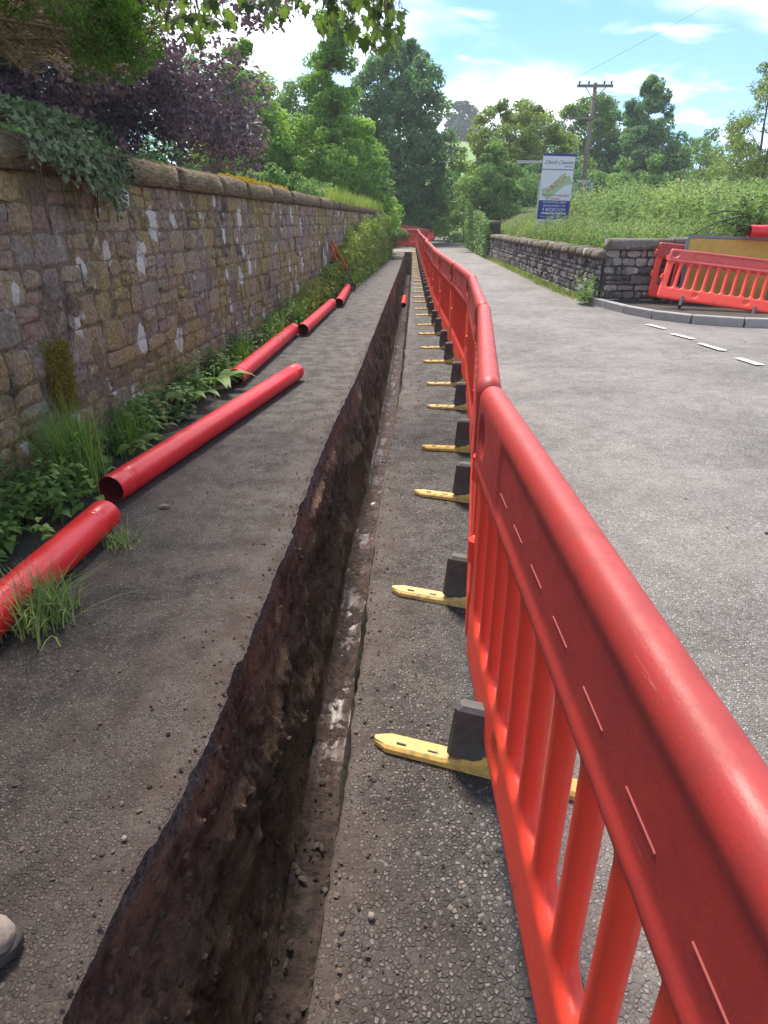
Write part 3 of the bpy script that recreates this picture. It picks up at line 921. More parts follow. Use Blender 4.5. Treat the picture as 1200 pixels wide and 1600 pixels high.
def foot_meshes():
    # yellow base: long rounded bar, thicker at the middle; runs across the barrier (local Y)
    e = MB(); prof = []
    for k in range(17):
        t = -1 + 2 * k / 16
        y = .36 * t
        w = .034 * (1 if abs(t) < .9 else math.sqrt(max(0, 1 - ((abs(t) - .9) / .1) ** 2)) * .7 + .3)
        h = .030 + .045 * max(0, 1 - abs(y) / .13) ** 1.6 - .006 * abs(t)
        prof.append((y, w, h))
    vs, fs = [], []
    for (y, w, h) in prof:
        vs += [(-w, y, .002), (-w, y, h * .7), (-w * .7, y, h), (w * .7, y, h), (w, y, h * .7), (w, y, .002)]
    for i in range(16):
        for j in range(5): fs.append((i * 6 + j, i * 6 + j + 1, i * 6 + 7 + j, i * 6 + 6 + j))
    fs.append((0, 1, 2, 3, 4, 5)); fs.append(tuple(16 * 6 + j for j in (5, 4, 3, 2, 1, 0)))
    e.add(vs, [tuple(reversed(f)) for f in fs])
    for y0 in (-.27, -.17, .17, .27):
        e.box((.010 if y0 < 0 else -.012, y0, .0275), (.004, .030, .006), None, 1)
    base = e.mesh('base', False); base.materials.append(M_yellow); base.materials.append(M_rubber)
    u = MB()
    # upright block, tapering, chamfered
    vs = []; hx0, hy0, hx1, hy1 = .034, .085, .028, .072
    u.box((0, -.058, .135), (.055, .118, .20), Matrix(((1, 0, 0), (0, 1, .10), (0, 0, 1))), 0, .012)
    up = u.mesh('upright'); up.materials.append(M_rubber)
    l = MB(); l.box((0, 0, 0), (.045, .05, .10), None, 0, .012)
    lug = l.mesh('lug'); lug.materials.append(M_red)
    d_ = MB(); d_.box((0, 0, 0), (.088, .003, .0040), None, 0, .001)
    dash = d_.mesh('moulded_dash'); dash.materials.append(plain('dash_pale_red', (.40, .085, .075), .6))
    return base, up, lug, dash
FT_BASE, FT_UP, LUGM, DASHM = foot_meshes()

def make_barrier():
    r = empty('safety_barrier')
    link('frame', BM_['frame'], None, r)
    for i in range(NSLAT):
        o = link('slat', BM_['slat'], None, r); o.location.x = (SLOT[i] + SLOT[i + 1]) / 2
    for s in (.42, 1.55):
        f = link('foot', FT_BASE, None, r); f.location = (s, 0, 0)
        link('upright', FT_UP, None, f)
    for k in range(7):
        o = link('moulded_dash', DASHM, None, r); o.location = (.475 + .175 * k, -.0322, .905)
    for (s, z, dy) in ((-.008, .90, .012), (-.008, .52, -.012), (2.008, .80, -.012), (2.008, .40, .012)):
        o = link('lug', LUGM, None, r); o.location = (s, dy, z)
    return r
PROTO = make_barrier()
PROTO_USED = False
def barrier(label, group, loc, rot=None, feet=0.0, M=None):
    global PROTO_USED
    o = PROTO if not PROTO_USED else copy_tree(PROTO)
    PROTO_USED = True
    if M is not None: o.matrix_world = M
    else:
        o.location = loc; o.rotation_euler = rot
    for ch in list(o.children):
        if not ch.name.startswith('foot'): continue
        if M is None: ch.rotation_euler.z = feet + random.uniform(-.09, .09) * (0 if feet < -.1 else 1)
        else:                                   # no yellow foot on those put aside, only the dark block in its socket
            x = ch.location.x
            for g_ in list(ch.children): bpy.data.objects.remove(g_)
            bpy.data.objects.remove(ch)
            u_ = link('socket_block', FT_UP, None, o); u_.location = (x, .04, -.05)
    tag(o, label, 'barrier', group)
    return o

# the row along the trench: local +X of a barrier runs towards the camera
joints = [(bx(-.17), -.17)]
yy = -.17
while joints[-1][1] < 42.2:
    y = joints[-1][1]; y2 = y + 2.035
    for _ in range(6):
        d = math.hypot(bx(y2) - joints[-1][0], y2 - y); y2 += 2.035 - d
    joints.append((bx(y2), y2))
ORD = ['nearest', 'second', 'third', 'fourth', 'fifth', 'sixth', 'seventh', 'eighth', 'ninth', 'tenth', 'eleventh', 'twelfth', 'thirteenth', 'fourteenth', 'fifteenth', 'sixteenth', 'seventeenth', 'eighteenth', 'nineteenth', 'twentieth', 'twenty-first', 'twenty-second', 'twenty-third']
ROW = 'red barriers in a row along the trench'
for i, (a, b) in enumerate(zip(joints, joints[1:])):
    d = (a[0] - b[0], a[1] - b[1]); ang = math.atan2(d[1], d[0])
    lab = 'nearest red plastic barrier with yellow feet, filling the lower right corner' if i == 0 else '%s red plastic barrier from the camera in the row along the trench' % ORD[i]
    tilt = 0.0 if i == 0 else random.uniform(-.03, .03)
    barrier(lab, ROW, (b[0] + d[0] * .008, b[1] + d[1] * .008, 0.0), (tilt, 0, ang), (-.33, -.22, -.12, -.06)[i] if i < 4 else -.03)
ex, ey = joints[-1]
# across the end of the works, and pieces lying behind it
barrier('red barrier set square across the far end of the trench', 'red barriers closing the far end', (ex - 1.72, ey + .55, 0), (0, 0, -.18))
barrier('red barrier standing at a slant behind the far cross barrier', 'red barriers closing the far end', (ex - 1.05, ey + 2.6, .30), (R(-18), R(9), -.15))
barrier('red barrier lying on top of the pile behind the far cross barrier', 'red barriers closing the far end', (ex - .6, ey + 3.6, .52), (R(-62), R(5), .12))
# set down against the board at the side road
def leaning(origin, xdir_deg, lean_deg, roll_deg=0.):
    return Matrix.Translation(origin) @ Matrix.Rotation(R(xdir_deg), 4, 'Z') @ Matrix.Rotation(R(-lean_deg), 4, 'X') @ Matrix.Rotation(R(roll_deg), 4, 'Y')
barrier('red barrier leaning back on the yellow trench cover by the kerb', 'red barriers put aside at the side road', None, M=leaning((4.70, 11.65, .20), -22, 36, 7))
barrier('red barrier half hidden behind the leaning one, its end showing on the left', 'red barriers put aside at the side road', None, M=leaning((4.86, 12.42, .12), -9, 13, 6))
barrier('red barrier at the right picture edge, only its end and lugs in view', 'red barriers put aside at the side road', None, M=leaning((6.93, 10.72, .12), -8, 10, 0))

# ---------------------------------------------------------------- red ducts
def pipe_mat():
    g = NG('duct_red')
    n = g.noise(5, 5); s = g.noise(45, 5, .7, g.mapping((.1, 1, 1)))
    c = g.mix(g.rng(n, .3, .7), (.66, .016, .022), (.72, .022, .030))
    c = g.mix(g.math('MULTIPLY', g.rng(s, .62, .7), .35), c, (.66, .30, .28))
    c = g.mix(g.math('MULTIPLY', g.rng(g.noise(16, 6, .7), .62, .72), .35), c, (.20, .06, .04))
    g.bump(g.noise(150, 2), .05, .002)
    return g.fin(c, g.rng(n, .3, .7, .30, .42), .5)
M_pipe = pipe_mat()
M_pipe_in = plain('duct_inside', (.20, .02, .02), .6, .3, 9)
def pipe(label, a, b, r=.084, grooves=True, z=0.0, za=None, zb=None):
    a = Vector((a[0], a[1], (z if za is None else za) + r + .004)); b = Vector((b[0], b[1], (z if zb is None else zb) + r + .004))
    o = empty('duct_pipe', (a + b) / 2 - Vector((0, 0, r)))
    d = (b - a).normalized(); L = (b - a).length
    M = Matrix((d, Vector((0, 0, 1)).cross(d).normalized(), d.cross(Vector((0, 0, 1)).cross(d).normalized()))).transposed()
    # radius along the length: faint grooves near each end, chamfered rim
    st = [(0, r * .985), (.008, r)]
    if grooves:
        for u in (.13, .155): st += [(u - .004, r), (u - .001, r * .985), (u + .002, r * .985), (u + .005, r)]
    st += [(.22, r)] + [(L * f, r * (1 + .002 * n2(f * 9, r))) for f in (.3, .45, .6, .75)]
    if grooves:
        for u in (L - .155, L - .13): st += [(u - .004, r), (u - .001, r * .985), (u + .002, r * .985), (u + .005, r)]
    st += [(L - .008, r), (L, r * .985)]
    n = 40; vs, fs = [], []
    sag = lambda u: .0
    for (u, q) in st:
        for k in range(n):
            t = 2 * math.pi * k / n
            vs.append(M @ Vector((u, q * math.cos(t), q * math.sin(t))) + a - o.location)
    for i in range(len(st) - 1):
        for k in range(n): fs.append((i * n + k, (i + 1) * n + k, (i + 1) * n + (k + 1) % n, i * n + (k + 1) % n))
    e = MB(); e.add(vs, [tuple(reversed(f)) for f in fs]); e.build('outer_wall', M_pipe, o, True)
    e = MB(); vs, fs = [], []
    ri = r * .925
    for (u, q) in ((0, r * .985), (0.001, ri), (L * .5, ri), (L - .001, ri), (L, r * .985)):
        for k in range(n):
            t = 2 * math.pi * k / n
            vs.append(M @ Vector((u, q * math.cos(t), q * math.sin(t))) + a - o.location)
    for i in range(4):
        for k in range(n): fs.append((i * n + k, (i + 1) * n + k, (i + 1) * n + (k + 1) % n, i * n + (k + 1) % n))
    e.add(vs, fs); e.build('bore', M_pipe_in, o, False)
    return tag(o, label, 'pipe', 'red ducts laid along the wall')
pipe('nearest red duct pipe, running out of the picture at the left edge', (-1.68, .30), (-1.475, 3.08))
pipe('longest-looking red duct pipe, second from the camera, its open end by the grass tuft', (-1.58, 3.42), (-.905, 6.62))
pipe('red duct pipe lying closest to the wall, third from the camera', (-1.475, 6.35), (-1.305, 9.5))
pipe('fourth red duct pipe from the camera on the footway', (-1.165, 9.42), (-.985, 12.7))
pipe('farthest and shortest-looking red duct pipe on the footway', (-.86, 12.75), (-.85, 15.9))
p = pipe('red duct pipe end lying down in the far part of the trench', (.50, 17.3), (.59, 19.2), .07, True, -.55); p['group'] = 'red ducts in and above the works'
p = pipe('red duct pipe resting on the corner wall at the right picture edge', (6.30, 12.05), (8.9, 11.8), .10, True, 1.24); p['group'] = 'red ducts in and above the works'

# ---------------------------------------------------------------- tool leaning by the wall
M_orange = plain('orange_handle', (.62, .085, .02), .45, .15, 20)
M_steel = plain('worn_steel', (.13, .12, .11), .5, .4, 30, .3, 90, .5, .6)
t = empty('post_hole_digger', (-.76, 15.9, 0))
tag(t, 'long-handled steel digging tool with two orange handles leaning on the weedy wall', 'digger')
def tl(x, y, z): return (x + .76, y - 15.9, z)
for (a, b) in (((-1.17, 15.45, 1.12), (-.84, 15.72, .49)), ((-1.19, 15.40, 1.03), (-.97, 15.65, .366))):
    A, B = Vector(tl(*a)), Vector(tl(*b))
    e = MB(); e.tube([A, A.lerp(B, .04), A.lerp(B, .96), B], [.022, .026, .026, .022], 8); e.build('handle', M_orange, t, True)
e = MB(); e.tube([tl(-.84, 15.72, .49), tl(-.76, 15.82, .26), tl(-.72, 15.9, .14)], .014, 6); e.tube([tl(-.97, 15.65, .37), tl(-.84, 15.78, .22), tl(-.74, 15.88, .13)], .014, 6); e.build('rod', M_steel, t, True)
for s in (-1, 1):
    e = MB(); vs = []
    for k in range(5):
        zz = .17 - .165 * k / 4; w = .055 * (1 - .5 * (k / 4) ** 2)
        for j in range(5):
            u = -1 + j / 2
            vs.append((.03 + .02 * s + u * w, .0 - .03 * s + s * .025 * (1 - u * u) , zz))
    e.add(vs, [(i * 5 + j, i * 5 + j + 1, i * 5 + 6 + j, i * 5 + 5 + j) for i in range(4) for j in range(4)])
    e.build('blade', M_steel, t, True)

# ---------------------------------------------------------------- yellow trench cover behind the leaning barriers
M_grp = NG('yellow_grp'); _v = M_grp.vor(70); M_grp.bump(M_grp.rng(_v.outputs['Distance'], 0, .5, 1, 0), .5, .004)
M_grp = M_grp.fin(M_grp.mix(M_grp.noise(8, 6, .65), (.40, .22, .035), (.62, .40, .09)), .7, .3)
M_rim = plain('grey_rubber_rim', (.17, .18, .19), .6, .25, 20)
tcov = empty('trench_cover'); tag(tcov, 'yellow trench cover with grey rim leaning on the corner wall behind the barriers', 'trench cover')
L, H, T = 1.55, 1.17, .05
def rr(hx, hz, r, n=5):
    pts = []
    for cx, cz, a0 in ((hx - r, hz - r, 0), (-hx + r, hz - r, 90), (-hx + r, -hz + r, 180), (hx - r, -hz + r, 270)):
        for k in range(n + 1):
            a = R(a0 + 90 * k / n); pts.append((cx + r * math.cos(a), cz + r * math.sin(a)))
    return pts
def slab(outline, inner, t0, t1):
    e = MB(); n = len(outline)
    if inner is None:
        e.add([(x, t0, z) for x, z in outline] + [(x, t1, z) for x, z in outline], [tuple(range(n)), tuple(range(2 * n - 1, n - 1, -1))] + [(i, n + i, n + (i + 1) % n, (i + 1) % n) for i in range(n)])
    else:
        vs = [(x, t0, z) for x, z in outline] + [(x, t0, z) for x, z in inner] + [(x, t1, z) for x, z in inner] + [(x, t1, z) for x, z in outline]
        fs = [(q * n + i, q * n + (i + 1) % n, ((q + 1) % 4) * n + (i + 1) % n, ((q + 1) % 4) * n + i) for q in range(4) for i in range(n)]
        e.add(vs, fs)
    return e
slab(rr(L / 2 - .05, H / 2 - .05, .06), None, -.012, .012).build('panel', M_grp, tcov)
slab(rr(L / 2, H / 2, .10), rr(L / 2 - .048, H / 2 - .048, .062), -.026, .026).build('rim', M_rim, tcov)
e = MB()
for s in (-.35, .35):
    e.tube([(s + .05 * math.cos(a), 0, H / 2 + .02 + .04 * math.sin(a)) for a in np.linspace(-.3, math.pi + .3, 9)], .010, 6)
e.build('lifting_handle', M_rim, tcov, True)
tcov.matrix_world = Matrix.Translation((6.15, 12.22, .69)) @ Matrix.Rotation(R(-8), 4, 'Z') @ Matrix.Rotation(R(-15), 4, 'X') @ Matrix.Rotation(R(2), 4, 'Y')
# a dark slack hose over the wall
M_hose = plain('black_hose', (.025, .03, .025), .5)
e = MB(); e.tube([(5.55, 12.65, 1.25), (5.75, 12.7, 1.36), (6.0, 12.75, 1.47), (6.3, 12.75, 1.56), (6.45, 12.7, 1.60), (6.35, 12.6, 1.66), (6.05, 12.6, 1.67), (5.8, 12.65, 1.6)], .013, 6)
tag(e.build('hose', M_hose, None, True), 'thin black hose looped over the corner wall by the red duct', 'hose')

# ---------------------------------------------------------------- boot at the left edge
def boot():
    o = empty('work_boot', (-1.065, .88, 0.0), R(6)); tag(o, 'muddy tan work boot toe poking in at the lower left edge', 'boot')
    M_lea = plain('tan_leather', (.25, .205, .165), .9, .6, 22, 1.0, 45); M_sole = plain('boot_sole', (.045, .040, .037), .8, .3, 20, .5, 60)
    def ring(x, w, z0, z1, n=16, sq=.75):
        pts = []
        for k in range(n):
            a = 2 * math.pi * k / n; ca, sa = math.cos(a), math.sin(a)
            pts.append((x, math.copysign(abs(ca) ** sq, ca) * w, (z0 + z1) / 2 + math.copysign(abs(sa) ** sq, sa) * (z1 - z0) / 2))
        return pts
    def loft(rings, cap=True):
        n = len(rings[0]); vs = [p for r_ in rings for p in r_]; fs = []
        for i in range(len(rings) - 1):
            for k in range(n): fs.append((i * n + k, i * n + (k + 1) % n, (i + 1) * n + (k + 1) % n, (i + 1) * n + k))
        fs.append(tuple(range(n - 1, -1, -1))); fs.append(tuple(range((len(rings) - 1) * n, len(rings) * n)))
        e = MB(); e.add(vs, fs); return e
    loft([ring(-.09, .030, .03, .10), ring(-.075, .040, .028, .17), ring(-.03, .043, .028, .185), ring(.01, .044, .028, .165), ring(.05, .046, .028, .135), ring(.09, .049, .028, .115), ring(.14, .051, .028, .103), ring(.18, .049, .028, .096), ring(.215, .041, .029, .085), ring(.236, .026, .032, .068), ring(.243, .010, .04, .055)]).build('upper', M_lea, o, True)
    loft([ring(-.098, .028, .0, .034, sq=.4), ring(-.085, .042, .0, .034, sq=.4), ring(-.02, .041, .0, .034, sq=.4), ring(.05, .045, .002, .034, sq=.4), ring(.13, .056, .002, .034, sq=.4), ring(.19, .054, .004, .036, sq=.4), ring(.228, .042, .008, .040, sq=.4), ring(.252, .018, .014, .042, sq=.4)]).build('sole', M_sole, o, True)
    e = MB(); e.tube([(.175, -.052, .045), (.172, -.047, .075), (.165, -.02, .101), (.165, .02, .101), (.172, .047, .075), (.175, .052, .045)], .0035, 6); e.build('toe_cap_seam', M_sole, o, True)
    for k in range(4):
        x = .085 - k * .03; z = .120 + k * .017
        e = MB(); e.tube([(x - .012, -.03, z - .004), (x, 0, z + .006), (x + .012, .03, z - .004)], .0035, 6); e.build('lace', M_sole, o, True)
    cuff = MB(); M_tr = plain('dark_trouser', (.035, .04, .055), .9, .3, 40, .5, 200)
    loft([[(p[1] * 1.35 - .045 + .01 * math.sin(5 * i + k), p[0] * 0 + (k and 1) * 0 + p[2] * 0 + math.sin(2 * math.pi * k / 16) * .062, zz) for k, p in enumerate(ring(0, .055, 0, 1))] for i, zz in enumerate((.13, .16, .22, .32, .42))]).build('trouser_leg', M_tr, o, True)
boot()

# ---------------------------------------------------------------- sale board
def sale_board():
    M_w = plain('board_white', (.58, .60, .62), .5, .06, 4); M_b = plain('board_blue', (.018, .035, .22), .45, .1, 4); M_t = plain('text_grey', (.10, .12, .2), .6); M_r = plain('text_red', (.40, .03, .04), .6)
    M_post = plain('board_post', (.30, .30, .30), .8, .3, 14); M_pale = plain('board_pale', (.42, .50, .60), .5, .08, 4)
    o = empty('sale_board'); tag(o, 'tall white and blue property sale board standing in the long grass', 'sign')
    Wd = 1.22; Hh = 2.50; f = -.022
    def panel(name, z0, z1, mat, w=Wd, y=0., t=.03, x=0.):
        e = MB(); e.box((x, y, (z0 + z1) / 2), (w, t, z1 - z0), None, 0, .004); return e.build(name, mat, o)
    panel('lower_panel', .0, .27, M_w); panel('blue_panel', .273, .93, M_b); panel('plan_panel', .933, 1.97, M_w); panel('title_panel', 2.0, 2.43, M_w); panel('top_strip', 2.433, 2.52, M_b); panel('joint_strip', 1.972, 1.998, M_t, Wd, -.003)
    for s in (-1, 1):
        e = MB(); e.box((s * (Wd / 2 - .05), .06, 1.0), (.09, .08, 2.9)); e.build('post', M_post, o)
    def text(s, size, x, z, mat, shear=0., align='CENTER', w=None):
        cu = bpy.data.curves.new('lettering', 'FONT'); cu.body = s; cu.size = size; cu.align_x = align; cu.shear = shear; cu.extrude = .002
        tmp = bpy.data.objects.new('tmp', cu); me = bpy.data.meshes.new_from_object(tmp); bpy.data.objects.remove(tmp); bpy.data.curves.remove(cu)
        me.materials.clear(); me.materials.append(mat); me.name = 'lettering'; t_ = link('lettering', me, None, o)
        t_.location = (x, f, z); t_.rotation_euler = (R(90), 0, 0)
        if w: t_.scale.x = w
        return t_
    text('Church Crescent', .185, .0, 2.17, M_t, .45, w=.86)
    text('PLOTS NOW AVAILABLE', .098, 0, 1.075, M_r, w=.98); text('FOR SALE', .085, 0, .965, M_r)
    text('AN EXCITING NEW', .105, 0, .835, M_w); text('DEVELOPMENT OF', .105, 0, .71, M_w); text('4 BEDROOM', .165, 0, .555, M_w); 
    def scrawl(x0, x1, z, h, mat, r_, dashes):      # small print too fine to read
        rq = random.Random(int(z * 100)); x = x0
        while x < x1:
            L_ = rq.uniform(.03, .09) if dashes else rq.uniform(.12, .30)
            e = MB()
            if dashes: e.box((x + L_ / 2, f, z), (L_, .004, h))
            else: e.tube([(x + L_ * k / 12, f, z + h * (.5 * math.sin(k * 1.9 + x * 7) + .2 * rq.uniform(-1, 1))) for k in range(13)], r_, 4)
            e.build('small_print', mat, o); x += L_ + rq.uniform(.015, .03)
    scrawl(-.48, .44, .485, .055, M_w, 0, True); scrawl(-.52, .46, .355, .07, M_pale, .009, False); scrawl(.22, .50, 2.09, .022, M_t, 0, True); scrawl(-.48, .40, .16, .07, M_pale, .009, False); scrawl(-.5, .2, .06, .03, M_pale, 0, True)
    # site plan: pale green ground, lanes and red-roofed plots
    pl = [plain('plan_green', (.30, .45, .26), .6), plain('plan_red', (.50, .17, .10), .6), plain('plan_grey', (.45, .42, .40), .6)]
    rr_ = random.Random(4)
    def patch(x, z, w, h, a, mat, y):
        e = MB(); c, s = math.cos(a), math.sin(a)
        q = [(-w, -h * rr_.uniform(.7, 1)), (w, -h), (w * rr_.uniform(.7, 1), h), (-w, h * rr_.uniform(.7, 1))]
        e.add([(x + u * c - v * s, y, z + u * s + v * c) for u, v in q], [(0, 1, 2, 3)]); e.build('plan_patch', mat, o)
    patch(.0, 1.42, .56, .20, .72, pl[0], -.0165); patch(.36, 1.60, .22, .16, .3, pl[0], -.0168); patch(-.35, 1.25, .2, .12, .2, pl[0], -.0171)
    for k in range(20):
        t_ = k / 19; x = -.40 + .72 * t_ + rr_.uniform(-.08, .08); z = 1.18 + .62 * t_ + rr_.uniform(-.10, .08)
        patch(x, z, .045, .03, rr_.uniform(.3, 1.1), pl[1] if k % 4 else pl[2], -.0176 - .0003 * (k % 7))
    o.matrix_world = Matrix.Translation((5.64, 23.6, 1.33)) @ Matrix.Rotation(R(4), 4, 'Z') @ Matrix.Rotation(R(1.2), 4, 'Y') @ Matrix.Scale(.86, 4)
sale_board()

# pale timber railing behind the board
M_timber = plain('pale_timber', (.36, .40, .34), .8, .25, 14)
rl = empty('timber_railing', (6.6, 27.5, 1.5)); tag(rl, 'pale timber railing with upright bars behind the sale board', 'railing')
def bar(name, c, d): e = MB(); e.box(c, d); return e.build(name, M_timber, rl)
for x in (-.62, -.06, .72, 1.35): bar('post', (x, 0, .4), (.09, .09, 2.1))
for z in (.18, .82, 1.40): bar('rail', (.36, -.02, z), (2.0, .05, .08))
for k in range(17): bar('baluster', (-.55 + k * .115, .03, .8), (.04, .035, 1.2))
bar('top_beam', (-.9, 0, 2.05), (1.3, .09, .10)); bar('post', (-.30, .1, .9), (.08, .08, 2.4))

# fence rails and a wooden post farther up the road
fn = empty('rail_fence', (6.5, 62, 0)); tag(fn, 'pale post-and-rail fence far up beside the road', 'fence')
for k in range(4):
    e = MB(); e.box((k * 1.6 - 1, k * .9, 1.35), (.12, .12, 1.7)); e.build('post', M_timber, fn)
for z in (1.4, 1.9): e = MB(); e.tube([(-1.2, -.1, z), (4.0, 2.8, z + .5)], .07, 5); e.build('rail', M_timber, fn)

# ---------------------------------------------------------------- telegraph pole with cables
M_pole = plain('creosoted_pole', (.19, .155, .12), .85, .35, 5, .5, 40); M_dark = plain('dark_iron', (.05, .05, .05), .6)
px, py, pz = 10.25, 37.0, 1.9
tp = empty('telegraph_pole', (px, py, pz)); tag(tp, 'grey timber telegraph pole with two crossarms above the trees', 'pole')
e = MB(); e.tube([(0, 0, -.8), (.02, 0, 3), (.05, 0, 5.75)], [.135, .115, .09], 12); e.build('shaft', M_pole, tp, True)
e = MB(); e.box((.02, -.1, 5.60), (1.75, .10, .12)); e.build('crossarm', M_pole, tp)
e = MB(); e.box((-.50, -.1, 4.25), (1.25, .10, .11)); e.build('crossarm', M_pole, tp)
for x in (-.75, -.3, .45, .8): e = MB(); e.tube([(x, -.1, 5.66), (x, -.1, 5.72), (x, -.1, 5.77), (x, -.1, 5.82)], [.02, .05, .045, .02], 8); e.build('insulator', M_dark, tp, True)
for s in (-1, 1): e = MB(); e.tube([(.05, -.08, 5.0), (.05 + s * .5, -.1, 5.55)], .02, 5); e.build('brace', M_dark, tp)
e = MB(); e.box((0, -.165, 1.1), (.16, .02, .22)); e.build('warning_plate', plain('plate_yellow', (.6, .42, .03), .5), tp)
e = MB(); e.box((0, -.17, 1.42), (.17, .02, .14)); e.build('number_plate', plain('plate_white', (.5, .5, .48), .5), tp)
def cable(label, a, b, sag, r=.012):
    A, B = Vector(a), Vector(b); pts = []
    for k in range(17):
        t_ = k / 16; q = A.lerp(B, t_); q.z -= sag * 4 * t_ * (1 - t_); pts.append(q)
    e = MB(); e.tube(pts, r, 4); tag(e.build('cable', M_dark, None, True), label, 'cable', 'overhead cables')
cable('overhead cable running from the upper sky down behind the far bushes', (19.6, 33.6, 12.9), (9.5, 60.0, 9.3), .25, .008)
e = MB(); e.tube([(19.6, 33.7, 1.0), (19.6, 33.7, 6), (19.6, 33.7, 13.1)], [.15, .13, .09], 10)
tag(e.build('telegraph_pole', M_pole, None, True), 'plain telegraph pole just beyond the right picture edge holding the cable', 'pole')
cable('slack cable from the low crossarm towards the far bushes', (px - 1.1, py - .1, pz + 4.3), (9.3, 70, 9.3), .8)
cable('stay wire slanting from the pole down to the right', (px + .1, py, pz + 3.9), (px + 4.6, py - .5, pz - .3), .02)
cable('straight earth wire beside the pole shaft', (px + .15, py - .05, pz + 4.9), (px + .95, py - 1.0, pz - .3), .02, .014)

# ---------------------------------------------------------------- foliage
M_bark = plain('bark', (.075, .060, .045), .95, .4, 6, 1.0, 22)
M_twig = plain('twig', (.10, .075, .05), .9, .4, 12)
L_beech = leafmat('copper_leaves', (0.065, 0.049, 0.065), (0.173, 0.117, 0.138), (0.304, 0.186, 0.178), .3)
L_fresh = leafmat('fresh_leaves', (0.107, 0.214, 0.038), (0.214, 0.364, 0.076), (0.280, 0.429, 0.085), .45)
L_mid = leafmat('mid_leaves', (0.079, 0.159, 0.045), (0.169, 0.281, 0.079), (0.214, 0.315, 0.079), .4)
L_dark = leafmat('dark_leaves', (0.075, 0.153, 0.067), (0.167, 0.287, 0.108), (0.187, 0.338, 0.100), .35)
L_yel = leafmat('yellow_green_leaves', (0.109, 0.167, 0.029), (0.203, 0.275, 0.058), (0.232, 0.275, 0.065), .45)
L_pale = leafmat('pale_herb_leaves', (0.102, 0.180, 0.054), (0.240, 0.336, 0.114), (0.300, 0.360, 0.132), .4)
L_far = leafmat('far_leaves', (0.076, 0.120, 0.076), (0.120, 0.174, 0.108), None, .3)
L_ivy = leafmat('ivy_leaves', (.020, .050, .014), (.075, .125, .045), (.15, .20, .10), .25, .55)
L_conif = leafmat('conifer_leaves', (0.058, 0.123, 0.017), (0.138, 0.246, 0.032), None, .35)
L_moss = leafmat('moss', (.13, .115, .015), (.30, .25, .035), None, .2, .9)
L_sedum = leafmat('yellow_lichen', (.34, .24, .015), (.50, .36, .03), None, .2, .9)
L_dry = leafmat('dry_grass', (.16, .13, .06), (.28, .22, .11), None, .3)
L_flower = leafmat('buttercup', (.55, .45, .02), (.65, .55, .04), None, .3)
L_syc = leafmat('sycamore_leaves', (0.052, 0.098, 0.023), (0.124, 0.209, 0.039), (0.183, 0.261, 0.052), .45)

L_near = leafmat('near_weed_leaves', (0.127, 0.218, 0.052), (0.241, 0.380, 0.098), (0.299, 0.425, 0.115), .45)
def sph(n):
    return unit(rng.normal(size=(n, 3)))

def clumps_to_leaves(C, Rad, per, size, up=.55, flat=.75):
    """leaves on the shells of clumps: C (m,3), Rad (m,)"""
    m = len(C)
    d = sph(m * per)
    k = np.repeat(np.arange(m), per)
    rr_ = rng.uniform(.35, 1.0, m * per) ** .6
    off = d * (Rad[k] * rr_)[:, None]; off[:, 2] *= flat
    P = C[k] + off
    Nn = unit(d * .7 + np.array([0, 0, up]) + rng.normal(size=d.shape) * .55)
    return leaf_quads(P, Nn, size * rng.uniform(.6, 1.3, m * per), .6)

def tree(name, label, cat_, base, H, crown, leaf, lsize, per=110, nclump=110, crad=(.5, 1.0), trunk_r=.16, group=None, multi=1, trunk_top=.7, seed=0, limbs=14, clump_bias=.45):
    """crown(t, a) -> radius at height fraction t (0 at crown foot, 1 top), angle a;  crown = (foot_z, func, centre offset)"""
    global rng
    rng = np.random.default_rng(1000 + seed)
    rs = random.Random(seed)
    foot, fn, off = crown
    o = empty(name, base); tag(o, label, cat_, group)
    C = []
    while len(C) < nclump:
        t_ = rs.random(); a = rs.uniform(0, 2 * math.pi); r_ = fn(t_, a)
        if rs.random() > (r_ / max(fn(x / 10, a) for x in range(10))) ** 1.0 + .08: continue
        q = r_ * rs.random() ** clump_bias
        C.append((off[0] * t_ + q * math.cos(a), off[1] * t_ + q * math.sin(a), foot + (H - foot) * t_))
    C = np.array(C)
    Rad = np.array([rs.uniform(*crad) * (1 - .45 * (c[2] - foot) / (H - foot)) for c in C])
    V, F = clumps_to_leaves(C, Rad, per, lsize)
    link('crown', np_mesh('crown', V, F), leaf, o)
    e = MB()
    for m in range(multi):
        dx, dy = (rs.uniform(-.5, .5), rs.uniform(-.3, .3)) if multi > 1 else (0, 0)
        top = Vector((off[0] * trunk_top + dx * 2, off[1] * trunk_top + dy * 2, foot + (H - foot) * trunk_top))
        pts = [Vector((dx, dy, -.3))]
        for k in range(1, 7):
            f = k / 6; pts.append(Vector((dx, dy, -.3)).lerp(top, f) + Vector((rs.uniform(-.07, .07), rs.uniform(-.07, .07), 0)) * H * .08)
        e.tube(pts, [trunk_r * (1 - .8 * k / 6) + .01 for k in range(7)], 8)
    e.build('trunk', M_bark, o, True)
    e = MB()
    for k in rs.sample(range(len(C)), min(limbs, len(C))):
        c = Vector(C[k]); zz = max(.4, c.z - rs.uniform(.5, 1.6) * c.xy.length * .8); f = min(.95, (zz + .3) / (foot + (H - foot) * trunk_top))
        s = Vector((off[0] * trunk_top * f, off[1] * trunk_top * f, zz))
        mid = s.lerp(c, .5) + Vector((0, 0, -.1 * c.xy.length))
        e.tube([s, mid, c], [trunk_r * .32, trunk_r * .2, .012], 5)
    e.build('limb', M_bark, o, True)['kind'] = 'stuff'
    return o

